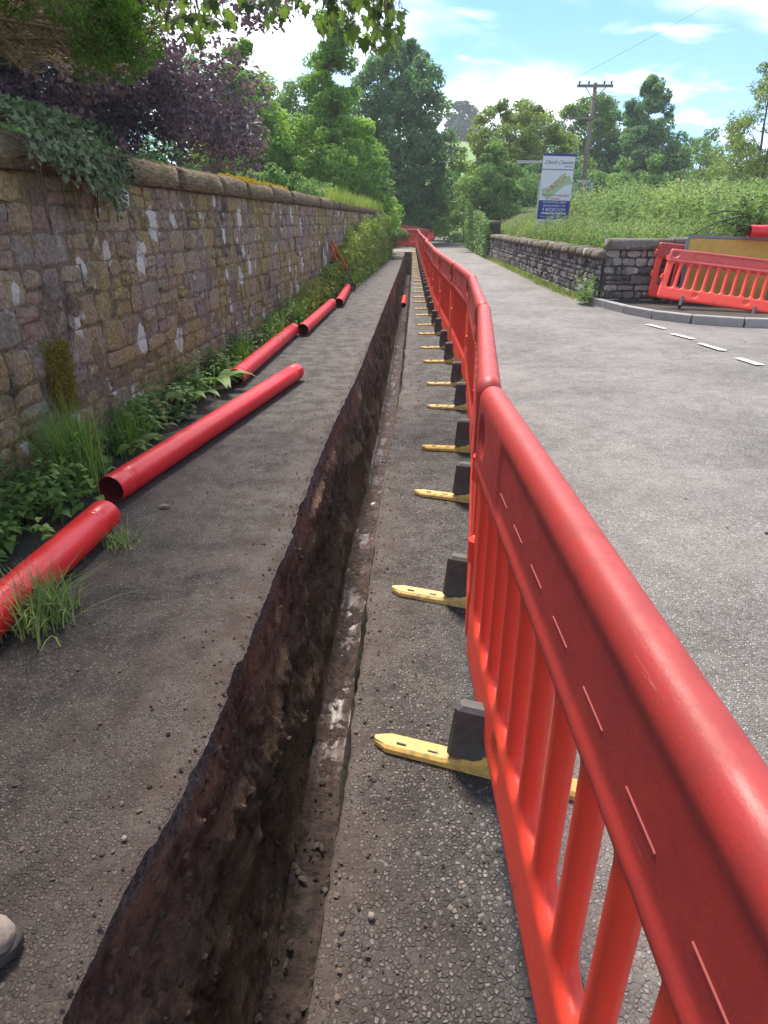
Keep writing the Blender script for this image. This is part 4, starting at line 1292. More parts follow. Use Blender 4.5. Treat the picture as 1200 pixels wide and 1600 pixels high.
def dome(R_, p=.5, low=.35): return lambda t, a: R_ * max(.05, math.sin(math.pi * (low + (1 - low) * t) * .985) ** p) * (1 + .22 * math.sin(3 * a + 5 * t) + .12 * math.sin(7 * a + 2))
def cone(R_, p=.9): return lambda t, a: R_ * (max(.03, (1 - t)) ** p) * min(1, .55 + 2.2 * t) * (1 + .2 * math.sin(4 * a + 9 * t) + .1 * math.sin(9 * a + 3))

LB = 'trees behind the churchyard wall'
tree('copper_beech', 'dark purple copper beech spreading behind the left wall', 'tree', (-8.1, 15.5, 1.0), 9.4, (.35, dome(4.6, .42, .22), (.3, 0)), L_beech, .125, 600, 290, (.7, 1.3), .16, LB, 4, .6, 1, 30)
tree('broadleaf_tree', 'light green cone-shaped tree next to the copper beech', 'tree', (-5.6, 30, .9), 7.0, (.3, cone(2.8, .62), (0, 0)), L_fresh, .15, 190, 190, (.4, .85), .14, LB, 1, .8, 2)
tree('broadleaf_tree', 'tallest slim light green tree with a pointed top, left of the dark tree', 'tree', (-2.5, 32, .8), 9.0, (.3, lambda t, a: (2.7 * max(.02, 1 - t * 1.75) ** .6 if t < .5 else 0) + (1.0 * max(.02, 1 - ((t - .45) / .55) ** 2) ** .5 if t > .3 else .5) * (1 + .2 * math.sin(5 * a + 9 * t)), (.3, 0)), L_fresh, .15, 200, 240, (.35, .75), .13, LB, 1, .85, 3)
tree('broadleaf_tree', 'large dark green tree at the bend beside the road', 'tree', (.7, 52, 0), 12.4, (1.3, dome(3.6, .5, .30), (.7, 0)), L_dark, .24, 190, 330, (.6, 1.2), .30, LB, 1, .75, 4, 24)
tree('broadleaf_tree', 'mid green tree filling the gap behind the two pale trees', 'tree', (-5.6, 48, .5), 9.0, (.5, dome(4.3, .5, .25), (0, 0)), L_mid, .24, 170, 200, (.7, 1.4), .2, LB, 1, .7, 5)
tree('broadleaf_tree', 'dark broad tree low between copper beech and pale trees', 'tree', (-10, 36, .8), 8.0, (.3, dome(5.0, .5, .25), (0, 0)), L_dark, .2, 150, 130, (.8, 1.5), .2, LB, 1, .7, 6)
tree('broadleaf_tree', 'dark tree in deep shade behind the copper beech trunks', 'tree', (-17, 27, .8), 8.5, (.3, dome(6.5, .5, .2), (0, 0)), L_dark, .2, 150, 150, (.9, 1.7), .25, LB, 1, .7, 7)
RB = 'trees beyond the field and the bend'
tree('broadleaf_tree', 'tall yellow-green bushy tree right of the road, left of the sale board', 'tree', (8.7, 49, 1.2), 7.4, (.3, dome(3.7, .5, .25), (.2, 0)), L_yel, .20, 170, 230, (.5, 1.1), .15, RB, 2, .75, 8)
tree('hedge_tree', 'green hedge tree overhanging the taller ivy-hung wall', 'tree', (5.9, 39, 1.0), 4.1, (.0, dome(1.9, .45, .25), (-.2, 0)), L_mid, .15, 170, 90, (.4, .8), .10, RB, 2, .7, 9)
tree('hedge_tree', 'pale green thicket overhanging the road past the taller wall', 'tree', (6.2, 56, .2), 5.2, (.0, dome(2.4, .45, .25), (-.3, 0)), L_fresh, .18, 160, 80, (.5, 1.0), .10, RB, 2, .7, 10)
tree('hedge_tree', 'dark thicket at the foot of the large dark tree', 'tree', (3.2, 60, 0), 4.6, (.0, dome(2.3, .45, .25), (0, 0)), L_mid, .2, 160, 80, (.5, 1.0), .10, RB, 2, .7, 11)
tree('hedge_tree', 'low bright bush below the large dark tree by the far barriers', 'tree', (1.9, 50.5, 0), 2.0, (.0, dome(1.7, .45, .25), (0, 0)), L_fresh, .16, 160, 50, (.4, .7), .07, RB, 1, .6, 12)
tree('broadleaf_tree', 'dense tree behind the telegraph pole', 'tree', (16.6, 60, 2.2), 8.2, (.3, dome(4.6, .5, .25), (0, 0)), L_mid, .24, 170, 200, (.8, 1.4), .2, RB, 1, .7, 13)
tree('broadleaf_tree', 'tall lone tree rising right of the telegraph pole', 'tree', (19.6, 56, 2.2), 8.8, (.8, lambda t, a: (3.3 * (1 - t) ** .62 + .35) * (1 + .25 * math.sin(4 * a + 8 * t)), (.3, 0)), L_dark, .24, 150, 230, (.5, 1.0), .2, RB, 1, .8, 14)
tree('broadleaf_tree', 'rounded tree low on the skyline left of the pole', 'tree', (13.0, 70, 3.0), 7.6, (.2, dome(3.6, .5, .25), (0, 0)), L_mid, .26, 140, 90, (.8, 1.4), .2, RB, 1, .7, 15)
tree('broadleaf_tree', 'broad dark tree between the lone tree and the airy tree', 'tree', (24.0, 55, 2.2), 5.4, (.0, dome(4.2, .5, .25), (0, 0)), L_mid, .24, 140, 100, (.8, 1.4), .2, RB, 1, .7, 16)
tree('broadleaf_tree', 'airy pale tree with thin stems at the right picture edge', 'tree', (21.3, 40, 2.2), 7.2, (.8, dome(3.3, .5, .30), (.3, 0)), L_yel, .15, 110, 170, (.4, .85), .09, RB, 4, .85, 17, 40)
tree('hedge_tree', 'low dark bush on the skyline right of the lone tree', 'tree', (29.5, 52, 2.2), 4.0, (.0, dome(4.0, .5, .25), (0, 0)), L_mid, .24, 140, 70, (.8, 1.4), .1, RB, 1, .7, 18)
tree('hedge_tree', 'dark green hedge bush behind the timber railing', 'tree', (10.6, 44, 1.4), 3.4, (.0, dome(2.8, .45, .25), (0, 0)), L_dark, .2, 150, 80, (.6, 1.1), .1, RB, 2, .7, 19)
tree('hedge_tree', 'hedge bush low beneath the pole and lone tree', 'tree', (15.5, 44, 1.8), 3.0, (.0, dome(3.0, .45, .25), (0, 0)), L_mid, .2, 150, 80, (.6, 1.1), .1, RB, 2, .7, 20)
tree('broadleaf_tree', 'hazy blue-green tree far off on the hill', 'tree', (21.5, 205, hill_z(21.5, 205) - .3), 9.0, (.5, dome(5.0, .5, .25), (0, 0)), L_far, .8, 90, 70, (1.2, 2.2), .3, RB, 1, .7, 21)
tree('broadleaf_tree', 'second far tree low on the hill skyline', 'tree', (29, 235, hill_z(29, 235) - .3), 6.0, (.2, dome(6.0, .5, .25), (0, 0)), L_far, .8, 90, 60, (1.2, 2.2), .3, RB, 1, .7, 22)
rng = np.random.default_rng(77)

# shrubs just behind the wall
tree('shrub', 'bright yellow-green shrub at the left edge above the wall', 'shrub', (-3.75, 5.9, 1.1), 1.55, (.2, dome(.62, .5, .3), (0, 0)), L_conif, .07, 260, 60, (.16, .32), .03, 'shrubs behind the wall', 2, .6, 31)
tree('shrub', 'dark green shrub behind the ivy on the wall top', 'shrub', (-4.6, 9.0, 1.0), 1.75, (.0, dome(1.5, .5, .3), (0, 0)), L_mid, .08, 260, 70, (.25, .5), .03, 'shrubs behind the wall', 2, .6, 32)
tree('shrub', 'dark shrub in shade below the copper beech', 'shrub', (-4.3, 13.6, 1.0), 1.5, (.0, dome(1.7, .5, .3), (0, 0)), L_dark, .09, 260, 70, (.25, .5), .03, 'shrubs behind the wall', 2, .6, 33)
tree('shrub', 'green shrub behind the wall below the cone-shaped tree', 'shrub', (-3.2, 21, .9), 2.0, (.0, dome(1.8, .5, .3), (0, 0)), L_mid, .10, 220, 70, (.3, .6), .03, 'shrubs behind the wall', 2, .6, 34)
tree('shrub', 'low dark shrub behind the far end of the wall', 'shrub', (-1.6, 36, .3), 2.6, (.0, dome(1.9, .5, .3), (0, 0)), L_dark, .14, 200, 70, (.3, .6), .03, 'shrubs behind the wall', 2, .6, 35)
tree('shrub', 'green shrub between the wall end and the dark tree trunk', 'shrub', (-.6, 43, .0), 2.2, (.0, dome(1.5, .5, .3), (0, 0)), L_mid, .14, 200, 60, (.3, .6), .03, 'shrubs behind the wall', 2, .6, 36)
rng = np.random.default_rng(78)
gp = MB(); gp.box((0, 0, .85), (.55, .55, 1.75), None, 0, .04); gp.box((0, 0, 1.80), (.70, .70, .16), None, 0, .04)
gpo = gp.build('gate_pillar', M_rcoping, None, False, True); gpo.location = (.25, 44.5, 0); tag(gpo, 'square stone pillar at the end of the wall by the tree trunk', 'pillar')

# ---------------------------------------------------------------- field weeds (stuff)
def herb_field(name, label, n, sampler, hmin, hmax, leaf, lsize, per):
    P = np.array([sampler() for _ in range(n)]); H = rng.uniform(hmin, hmax, n) * (0.6 + .8 * np.array([.5 + .5 * n2(p[0] * .5, p[1] * .5, 40) for p in P]))
    k = np.repeat(np.arange(n), per); t_ = rng.uniform(.12, 1, n * per) ** .75
    ln = rng.normal(size=(n, 2)) * .10
    c = P[k].copy(); c[:, :2] += ln[k] * (H[k] * t_ ** 2)[:, None]; c[:, 2] += H[k] * t_
    a = rng.uniform(0, 6.28, n * per); r_ = lsize * (1.15 - .75 * t_) * .6
    c[:, 0] += np.cos(a) * r_; c[:, 1] += np.sin(a) * r_
    Nn = unit(np.stack([np.cos(a) * .5, np.sin(a) * .5, np.full(n * per, .9)], 1) + rng.normal(size=(n * per, 3)) * .3)
    V1, F1 = leaf_quads(c, Nn, lsize * (1.25 - .7 * t_) * rng.uniform(.7, 1.2, n * per), .5)
    st = blades(P, H * 1.03, np.abs(ln[:, 0]) * H, .008, 2)
    V, F = cat([(V1, F1), st])
    o = link(name, np_mesh(name, V, F), leaf); return tag(o, label, 'weeds', kind='stuff')
def infield(x0, x1, y0, y1, pw=1.6):
    def f():
        y = y0 + (y1 - y0) * random.random() ** pw; xa = interp(y, [(12.5, 5.4), (13.2, 4.55), (30, 5.0), (44, 5.7)])
        x = max(x0, xa) + (x1 - max(x0, xa)) * random.random()
        return (x, y, field_z(x, y) - .02)
    return f
def grass_patch(name, label, n, sampler, hmin, hmax, mat, w=.010, cat_='grass', lean=.35):
    P = np.array([sampler() for _ in range(n)]); H = rng.uniform(hmin, hmax, n)
    V, F = blades(P, H, H * rng.uniform(.05, lean * 2, n), w, 3)
    return tag(link(name, np_mesh(name, V, F), mat), label, cat_, kind='stuff')
herb_field('field_nettles', 'tall nettles and weeds filling the field behind the right wall', 5200, infield(6.6, 19, 13.2, 30), .65, 1.25, L_pale, .17, 22)
herb_field('field_weeds', 'short green weeds in front of the sale board', 3800, infield(4.6, 10, 13.2, 30), .32, .75, L_pale, .10, 14)
grass_patch('field_grass', 'long green grass along the top of the right wall', 20000, infield(4.6, 12, 13.0, 32, 1.3), .25, .62, L_yel, .012)
grass_patch('dry_stems', 'straw-coloured seeding grass stems in the field', 5200, infield(4.8, 13, 14, 32, 1.2), .5, .95, L_dry, .008)
def flowers():
    n = 420; P = np.array([infield(5.0, 12, 13.2, 24)() for _ in range(n)]); P[:, 2] += rng.uniform(.30, .62, n)
    V, F = leaf_quads(np.repeat(P, 2, 0), unit(rng.normal(size=(n * 2, 3)) * .5 + np.array([0, 0, 1])), np.full(n * 2, .035), 1.0, 0)
    return tag(link('buttercups', np_mesh('buttercups', V, F), L_flower), 'tiny yellow buttercups dotted in the long grass', 'flowers', kind='stuff')
flowers()

# weeds climbing the far half of the left wall (stuff)
def wall_weeds():
    n = 3000; y = 11.0 + 21 * rng.random(n) ** .9
    top = np.interp(y, [11, 12.5, 15, 16.5, 20, 33], [.28, .40, .50, .95, 1.35, 1.80])
    z = top * rng.random(n) ** 1.35 * (1 + .25 * np.array([n2(a * .8, 50) for a in y]))
    dep = rng.random(n) * .35 * (1 - .7 * z / 2.2) * np.interp(y, [11, 15.5, 17, 33], [.35, .4, .9, 1.0])
    P = np.stack([np.array([wx(a) for a in y]) + .04 + dep, y, z], 1)
    k = np.repeat(np.arange(n), 14)
    C = P[k] + rng.normal(size=(n * 14, 3)) * np.array([.06, .09, .08])
    C[:, 2] = np.maximum(C[:, 2], .02)
    V, F = leaf_quads(C, unit(rng.normal(size=C.shape) * .6 + np.array([.5, -.2, .7])), rng.uniform(.04, .12, len(C)) * np.repeat(rng.uniform(.6, 1.3, n), 14), .55)
    tag(link('wall_weeds', np_mesh('wall_weeds', V, F), L_yel), 'bright green weeds climbing the far half of the tall wall', 'weeds', kind='stuff')
    def s():
        yy_ = 9.5 + 24 * random.random(); return (wx(yy_) + .04 + (.14 if yy_ < 16 else .32) * random.random(), yy_, 0)
    grass_patch('verge_grass', 'grass and seed stems along the foot of the far wall', 5200, s, .10, .48, L_fresh, .010)
    grass_patch('wall_dry_grass', 'straw-coloured stems among the far wall weeds', 400, s, .4, 1.0, L_dry, .007)
    def s2():
        yy_ = 16 + 17 * random.random(); return (wx(yy_) - .2 + .3 * random.random(), yy_, 1.9)
    grass_patch('wall_top_grass', 'grass growing along the far wall top', 2500, s2, .1, .45, L_yel, .010)
wall_weeds()
def far_verge():
    def s():
        y = 44 + 50 * random.random(); return (interp(y, [(44, 2.1), (130, 9.1)]) - 2.2 * random.random(), y, 0)
    grass_patch('road_verge', 'green verge along the left of the far road', 6000, s, .2, .8, L_fresh, .03)
    def s2():
        y = 13.2 + 26 * random.random(); return (road_right(y) - .02 - .22 * random.random() ** 2 + .10, y, .0)
    grass_patch('wall_foot_weeds', 'mossy weeds along the foot of the low rubble wall', 2600, s2, .04, .22, L_yel, .012)
far_verge()

# ---------------------------------------------------------------- plants at the foot of the near wall (things)
WP = 'weeds at the foot of the near wall'
def plant(name, label, cat_, loc, parts, group=WP):
    o = empty(name, loc); tag(o, label, cat_, group)
    for (nm, V, F, m) in parts: link(nm, np_mesh(nm, V, F, True), m, o)['kind'] = 'stuff'
    return o
def dock(n, L, seed, w=.34):
    rr_ = np.random.default_rng(seed)
    P = rr_.normal(size=(n, 3)) * np.array([.03, .03, 0]); a = rr_.uniform(0, 6.28, n); Ls = L * rr_.uniform(.55, 1.15, n)
    return strip_leaves(P, a, Ls, Ls * w, rr_.uniform(.7, 1.3), .75, 6)
def herb(n, H, spread, ls, seed, per=16):
    rr_ = np.random.default_rng(seed)
    P = rr_.normal(size=(n, 3)) * np.array([spread, spread, 0]); Hs = H * rr_.uniform(.5, 1.1, n); ln = rr_.normal(size=(n, 2)) * .35
    k = np.repeat(np.arange(n), per); t_ = rr_.uniform(.1, 1, n * per)
    c = P[k].copy(); c[:, :2] += ln[k] * (Hs[k] * t_ ** 1.6)[:, None]; c[:, 2] += Hs[k] * t_
    a = rr_.uniform(0, 6.28, n * per)
    return strip_leaves(c, a, ls * (1.2 - .6 * t_) * rr_.uniform(.6, 1.2, n * per), ls * .55 * (1.2 - .6 * t_), .45, .6, 3), blades(P, Hs, np.abs(ln[:, 0]) * Hs, .006, 3)
def tuft(n, H, spread, seed, w=.006, lean=.6):
    global rng
    rng = np.random.default_rng(seed); P = rng.normal(size=(n, 3)) * np.array([spread, spread, 0]); Hs = H * rng.uniform(.45, 1.05, n)
    return blades(P, Hs, Hs * rng.uniform(.08, lean, n), w, 4)
V, F = tuft(520, .62, .055, 5, .0075, .55); plant('grass_tuft', 'tall green grass tuft beside the open end of the second duct', 'grass tuft', (-1.86, 3.62, 0), [('blade', V, F, L_near)])
V, F = tuft(300, .28, .07, 6, .006, 1.3); plant('grass_tuft', 'sprawling pale grass tuft under the nearest duct', 'grass tuft', (-1.42, 2.22, 0), [('blade', V, F, L_pale)])
V, F = tuft(90, .13, .06, 7, .005, 1.5); plant('grass_tuft', 'small pale grass tuft beside the far end of the nearest duct', 'grass tuft', (-1.33, 2.92, 0), [('blade', V, F, L_pale)])
(Vh, Fh), (Vs, Fs) = herb(26, .42, .13, .085, 8); plant('herb_clump', 'leafy weeds below the moss patch on the wall', 'weeds', (-1.95, 3.25, 0), [('leaves', Vh, Fh, L_near), ('stem', Vs, Fs, L_pale)])
(Vh, Fh), (Vs, Fs) = herb(22, .30, .14, .10, 9); plant('herb_clump', 'broad leafy weeds at the left picture edge above the nearest duct', 'weeds', (-1.93, 2.62, 0), [('leaves', Vh, Fh, L_near), ('stem', Vs, Fs, L_pale)])
V, F = dock(9, .26, 10, .42); plant('dock_plant', 'dock with rounded leaves at the left edge behind the nearest duct', 'dock', (-1.84, 2.45, .02), [('leaves', V, F, L_near)])
V, F = dock(16, .42, 11, .30); plant('dock_plant', 'large bright dock plant beside the second duct', 'dock', (-1.62, 6.15, .05), [('leaves', V, F, L_near)])
V, F = dock(13, .36, 12, .30); plant('dock_plant', 'dark dock plant nearer the camera than the large one', 'dock', (-1.72, 5.55, .05), [('leaves', V, F, L_near)])
V, F = dock(12, .30, 13, .30); plant('dock_plant', 'dock plant against the wall behind the third duct', 'dock', (-1.72, 7.0, .05), [('leaves', V, F, L_near)])
V, F = dock(8, .20, 14, .45); plant('dock_plant', 'small yellow-green dock just above the second duct', 'dock', (-1.66, 4.12, .10), [('leaves', V, F, L_yel)])
for i, (y, h, lab) in enumerate([(4.0, .34, 'weeds filling the corner beside the tall grass tuft'), (4.6, .36, 'weeds along the wall above the middle of the second duct'), (5.1, .34, 'weeds between the small dock and the dark dock'), (5.85, .42, 'weeds against the wall behind the large dock'), (6.7, .40, 'weeds between the large dock and the third duct'), (7.6, .38, 'weeds behind the near end of the third duct'), (8.4, .36, 'weeds behind the middle of the third duct'), (9.3, .42, 'weeds behind the far end of the third duct'), (10.2, .5, 'weeds behind the fourth duct'), (2.95, .30, 'weeds between the picture edge and the moss patch')]):
    (Vh, Fh), (Vs, Fs) = herb(24, h, .10, .075 + .01 * (i % 3), 20 + i); plant('herb_clump', lab, 'weeds', (wx(y) + .13, y, 0), [('leaves', Vh, Fh, (L_near, L_near, L_pale)[i % 3]), ('stem', Vs, Fs, L_pale)])
for i, (y, lab) in enumerate([(4.35, 'short grass tuft left of the second duct'), (7.3, 'grass tuft at the wall near the open end of the third duct'), (8.9, 'grass tuft at the wall near the far end of the third duct'), (10.6, 'tall grass tuft at the wall behind the fourth duct')]):
    V, F = tuft(160, .34 + .05 * i, .06, 40 + i, .006, .8); plant('grass_tuft', lab, 'grass tuft', (wx(y) + .2, y, 0), [('blade', V, F, L_fresh)])
(Vh, Fh), (Vs, Fs) = herb(34, .62, .14, .09, 60); plant('herb_clump', 'bright green weed clump growing at the kerb by the low wall corner', 'weeds', (4.08, 13.3, .0), [('leaves', Vh, Fh, L_fresh), ('stem', Vs, Fs, L_pale)])
rng = np.random.default_rng(80)

# moss patch and yellow stonecrop
def mossy(name, label, cat_, pts, rad, mat, per, size):
    C = np.array(pts); V, F = clumps_to_leaves(C, np.array(rad), per, size, .3, 1.0)
    return tag(link(name, np_mesh(name, V, F), mat), label, cat_)
def wallpt(y, z, out_=.02): return (wx(y) + out_, y, z)
mossy('moss_patch', 'olive moss cushion growing on the wall near the left edge', 'moss', [wallpt(4.02 + .10 * n2(z * 9, 1) + d, z, .015) for z in np.linspace(.42, .80, 13) for d in (-.09, -.03, .03, .09)], [.055] * 52, L_moss, 170, .014)
mossy('stonecrop', 'bright yellow lichen mat on the wall coping', 'lichen', [(wx(y) - .02 - .25 * abs(n2(y * 3, 4)) - d, y, 1.955 + .02 * n2(y * 2, 6)) for y in np.linspace(8.3, 11.4, 34) for d in (0.02, .10)], [.055] * 68, L_sedum, 60, .03)

# dry moss fibres on the coping
def s_cop():
    y_ = 2.0 + 9 * random.random() ** 1.2; q = random.random(); x_ = wx(y_) + .03 - .40 * q
    return (x_, y_, 1.76 + .205 * (1 - abs(q * 2 - .9) ** 4 * .5) - .015)
grass_patch('coping_moss', 'short straw-brown moss and dead grass matted on the wall coping', 9000, s_cop, .012, .045, leafmat('dead_moss', (.14, .105, .06), (.34, .27, .16), None, .2, .9), .006, 'moss', 1.6)
# ivy over the coping
def ivy():
    o = empty('ivy', (wx(5), 5, 1.9)); tag(o, 'dark glossy ivy hanging over the wall coping at upper left', 'ivy')
    n = 2300; y = np.clip(rng.normal(4.58, .30, n), 3.95, 5.15); f = rng.random(n) ** .8
    drop = np.interp(y, [3.8, 4.1, 4.5, 4.8, 4.95, 5.1], [.04, .08, .16, .26, .34, .10]) * rng.uniform(.5, 1.05, n)
    s = f * (drop + .50) - .40           # along the coping: negative = on top
    x = np.where(s < 0, s * .75, .02 + .05 * np.minimum(1, s * 3)) + .085 + np.abs(rng.normal(size=n)) * .045
    z = np.where(s < 0, 2.03 + .05 * np.sin(np.clip(-s * 5, 0, 3)) - .07 * (s > -.08), 1.93 - s) + rng.uniform(-.02, .05, n)
    P = np.stack([np.array([wx(a) for a in y]) + x, y, z], 1)
    Nn = unit(np.where((s < 0)[:, None], np.array([.25, -.1, 1.]), np.array([1., -.25, .45])) + rng.normal(size=(n, 3)) * .8)
    a, b = 0, 0
    t1 = unit(np.cross(Nn, np.array([0., 1., .15]) + rng.normal(size=(n, 3)) * .35)); t2 = np.cross(Nn, t1)
    sz = rng.uniform(.018, .050, n)[:, None]
    shp = [(-.42, 0), (-.30, -.52), (.10, -.26), (.68, 0), (.10, .26), (-.30, .52)]
    V = np.stack([P + t1 * sz * u + t2 * sz * v + Nn * sz * (.12 * abs(v)) for u, v in shp], 1).reshape(-1, 3)
    base = (np.arange(n) * 6)[:, None]
    F = np.concatenate([base + np.array([[0, 1, 2, 3]]), base + np.array([[0, 3, 4, 5]])], 0)
    V = V - np.array(o.location)
    link('leaves', np_mesh('leaves', V, F), L_ivy, o)['kind'] = 'stuff'
    e = MB()
    for k in range(16):
        y_ = random.uniform(4.0, 5.0); x_ = wx(y_) - o.location.x
        e.tube([(x_ - .3, y_ - 5, .15), (x_ + .03, y_ - 4.98, .14), (x_ + .09, y_ - 4.95 + random.uniform(-.1, .1), -.05), (x_ + .06, y_ - 4.95 + random.uniform(-.15, .15), -.3 * random.random() - .12)], .005, 4)
    e.build('stem', M_twig, o)
ivy()

def far_ivy():
    n = 5200; y = 30 + 14 * rng.random(n); P = np.stack([4.63 + .047 * (y - 30) - .05 - .22 * rng.random(n), y, 1.75 * rng.random(n) ** .6 * np.interp(y, [30, 31.5, 34, 44], [.85, .9, 1.1, 1.3])], 1)
    V, F = leaf_quads(P, unit(rng.normal(size=(n, 3)) * .6 + np.array([-1, -.5, .6])), rng.uniform(.08, .2, n), .7)
    tag(link('ivy', np_mesh('ivy', V, F), L_mid), 'ragged ivy and bramble covering the taller far rubble wall', 'ivy')
far_ivy()
# ---------------------------------------------------------------- conifer overhanging the wall at upper left
def conifer():
    global rng
    rng = np.random.default_rng(91); rs = random.Random(5)
    base = Vector((-5.2, 5.2, 1.0)); o = empty('conifer', base); tag(o, 'conifer with bare brown drooping branches and green tips over the wall', 'tree')
    e = MB(); e.tube([(0, 0, -.2), (0, .05, 2), (.1, 0, 5)], [.22, .18, .08], 10); e.build('trunk', M_bark, o, True)
    M_bare = plain('bare_twigs', (.24, .175, .085), .9, .4, 10)
    tw = MB(); tips = []; br = MB()
    for k in range(40):
        y_ = rs.uniform(-.6, 1.9); z0 = rs.uniform(1.9, 4.4)
        s = Vector((0, 0, z0)); L = rs.uniform(2.9, 3.6) * (1 - .12 * abs(y_))
        end = Vector((L, y_ * 1.2, z0 - rs.uniform(.2, .9)))
        if end.z < 1.62: end.z = 1.62 + rs.random() * .3
        mid = s.lerp(end, .5) + Vector((0, 0, -.25 - .2 * rs.random()))
        pts = []
        for i in range(9):
            t_ = i / 8; pts.append((s * (1 - t_) ** 2 + mid * 2 * t_ * (1 - t_) + end * t_ * t_))
        br.tube(pts, [.032 * (1 - .75 * i / 8) for i in range(9)], 5)
        tips.append(pts[-1])
        for j in range(34):
            t_ = rs.uniform(.25, 1); i = min(7, int(t_ * 8)); p0 = pts[i].lerp(pts[i + 1], t_ * 8 - i)
            d = Vector((rs.uniform(.3, .9), rs.uniform(-.55, .55), rs.uniform(-.5, .12))) * rs.uniform(.25, .6)
            p1 = p0 + d * .5 + Vector((0, 0, -.02)); p2 = p0 + d + Vector((0, 0, .06))
            tw.tube([p0, p1, p2], [.008, .006, .002], 4, 0, False)
            for q in range(5):
                a = p0.lerp(p2, rs.uniform(.2, 1)); dd = Vector((rs.uniform(0, .5), rs.uniform(-.4, .4), rs.uniform(-.4, .15))) * .35
                tw.tube([a, a + dd * .5 + Vector((0, 0, -.015)), a + dd], [.0045, .0035, .0015], 3, 0, False)
    br.build('branch', M_bare, o, True); tw.build('twig', M_bare, o)
    C, Rr = [], []
    for t_ in sorted(tips, key=lambda q: -q.x)[:20]:
        for k in range(6): C.append(t_ + Vector((rs.uniform(-.25, .15), rs.uniform(-.25, .25), rs.uniform(-.12, .16)))); Rr.append(rs.uniform(.09, .19))
    C = np.array(C)
    per = 420; m = len(C); d = sph(m * per); k = np.repeat(np.arange(m), per)
    P = C[k] + d * (Rr := np.array(Rr))[k][:, None] * (rng.uniform(.3, 1, m * per) ** .5)[:, None]
    V, F = leaf_quads(P, unit(np.cross(d, rng.normal(size=d.shape))), rng.uniform(.02, .05, m * per), .3)
    link('foliage', np_mesh('foliage', V, F), L_conif, o)
    # inner dry foliage seen from below
    C2 = np.array([p for p in [t_.lerp(Vector((0, 0, 3)), rs.uniform(.1, .7)) + Vector((rs.uniform(-.3, .3), rs.uniform(-.4, .4), rs.uniform(.1, .5))) for t_ in tips for _ in range(3)]])
    V, F = clumps_to_leaves(C2, rng.uniform(.15, .35, len(C2)), 150, .045)
    link('inner_foliage', np_mesh('inner_foliage', V, F), leafmat('dry_conifer', (.10, .08, .035), (.20, .16, .06), None, .3), o)
conifer()

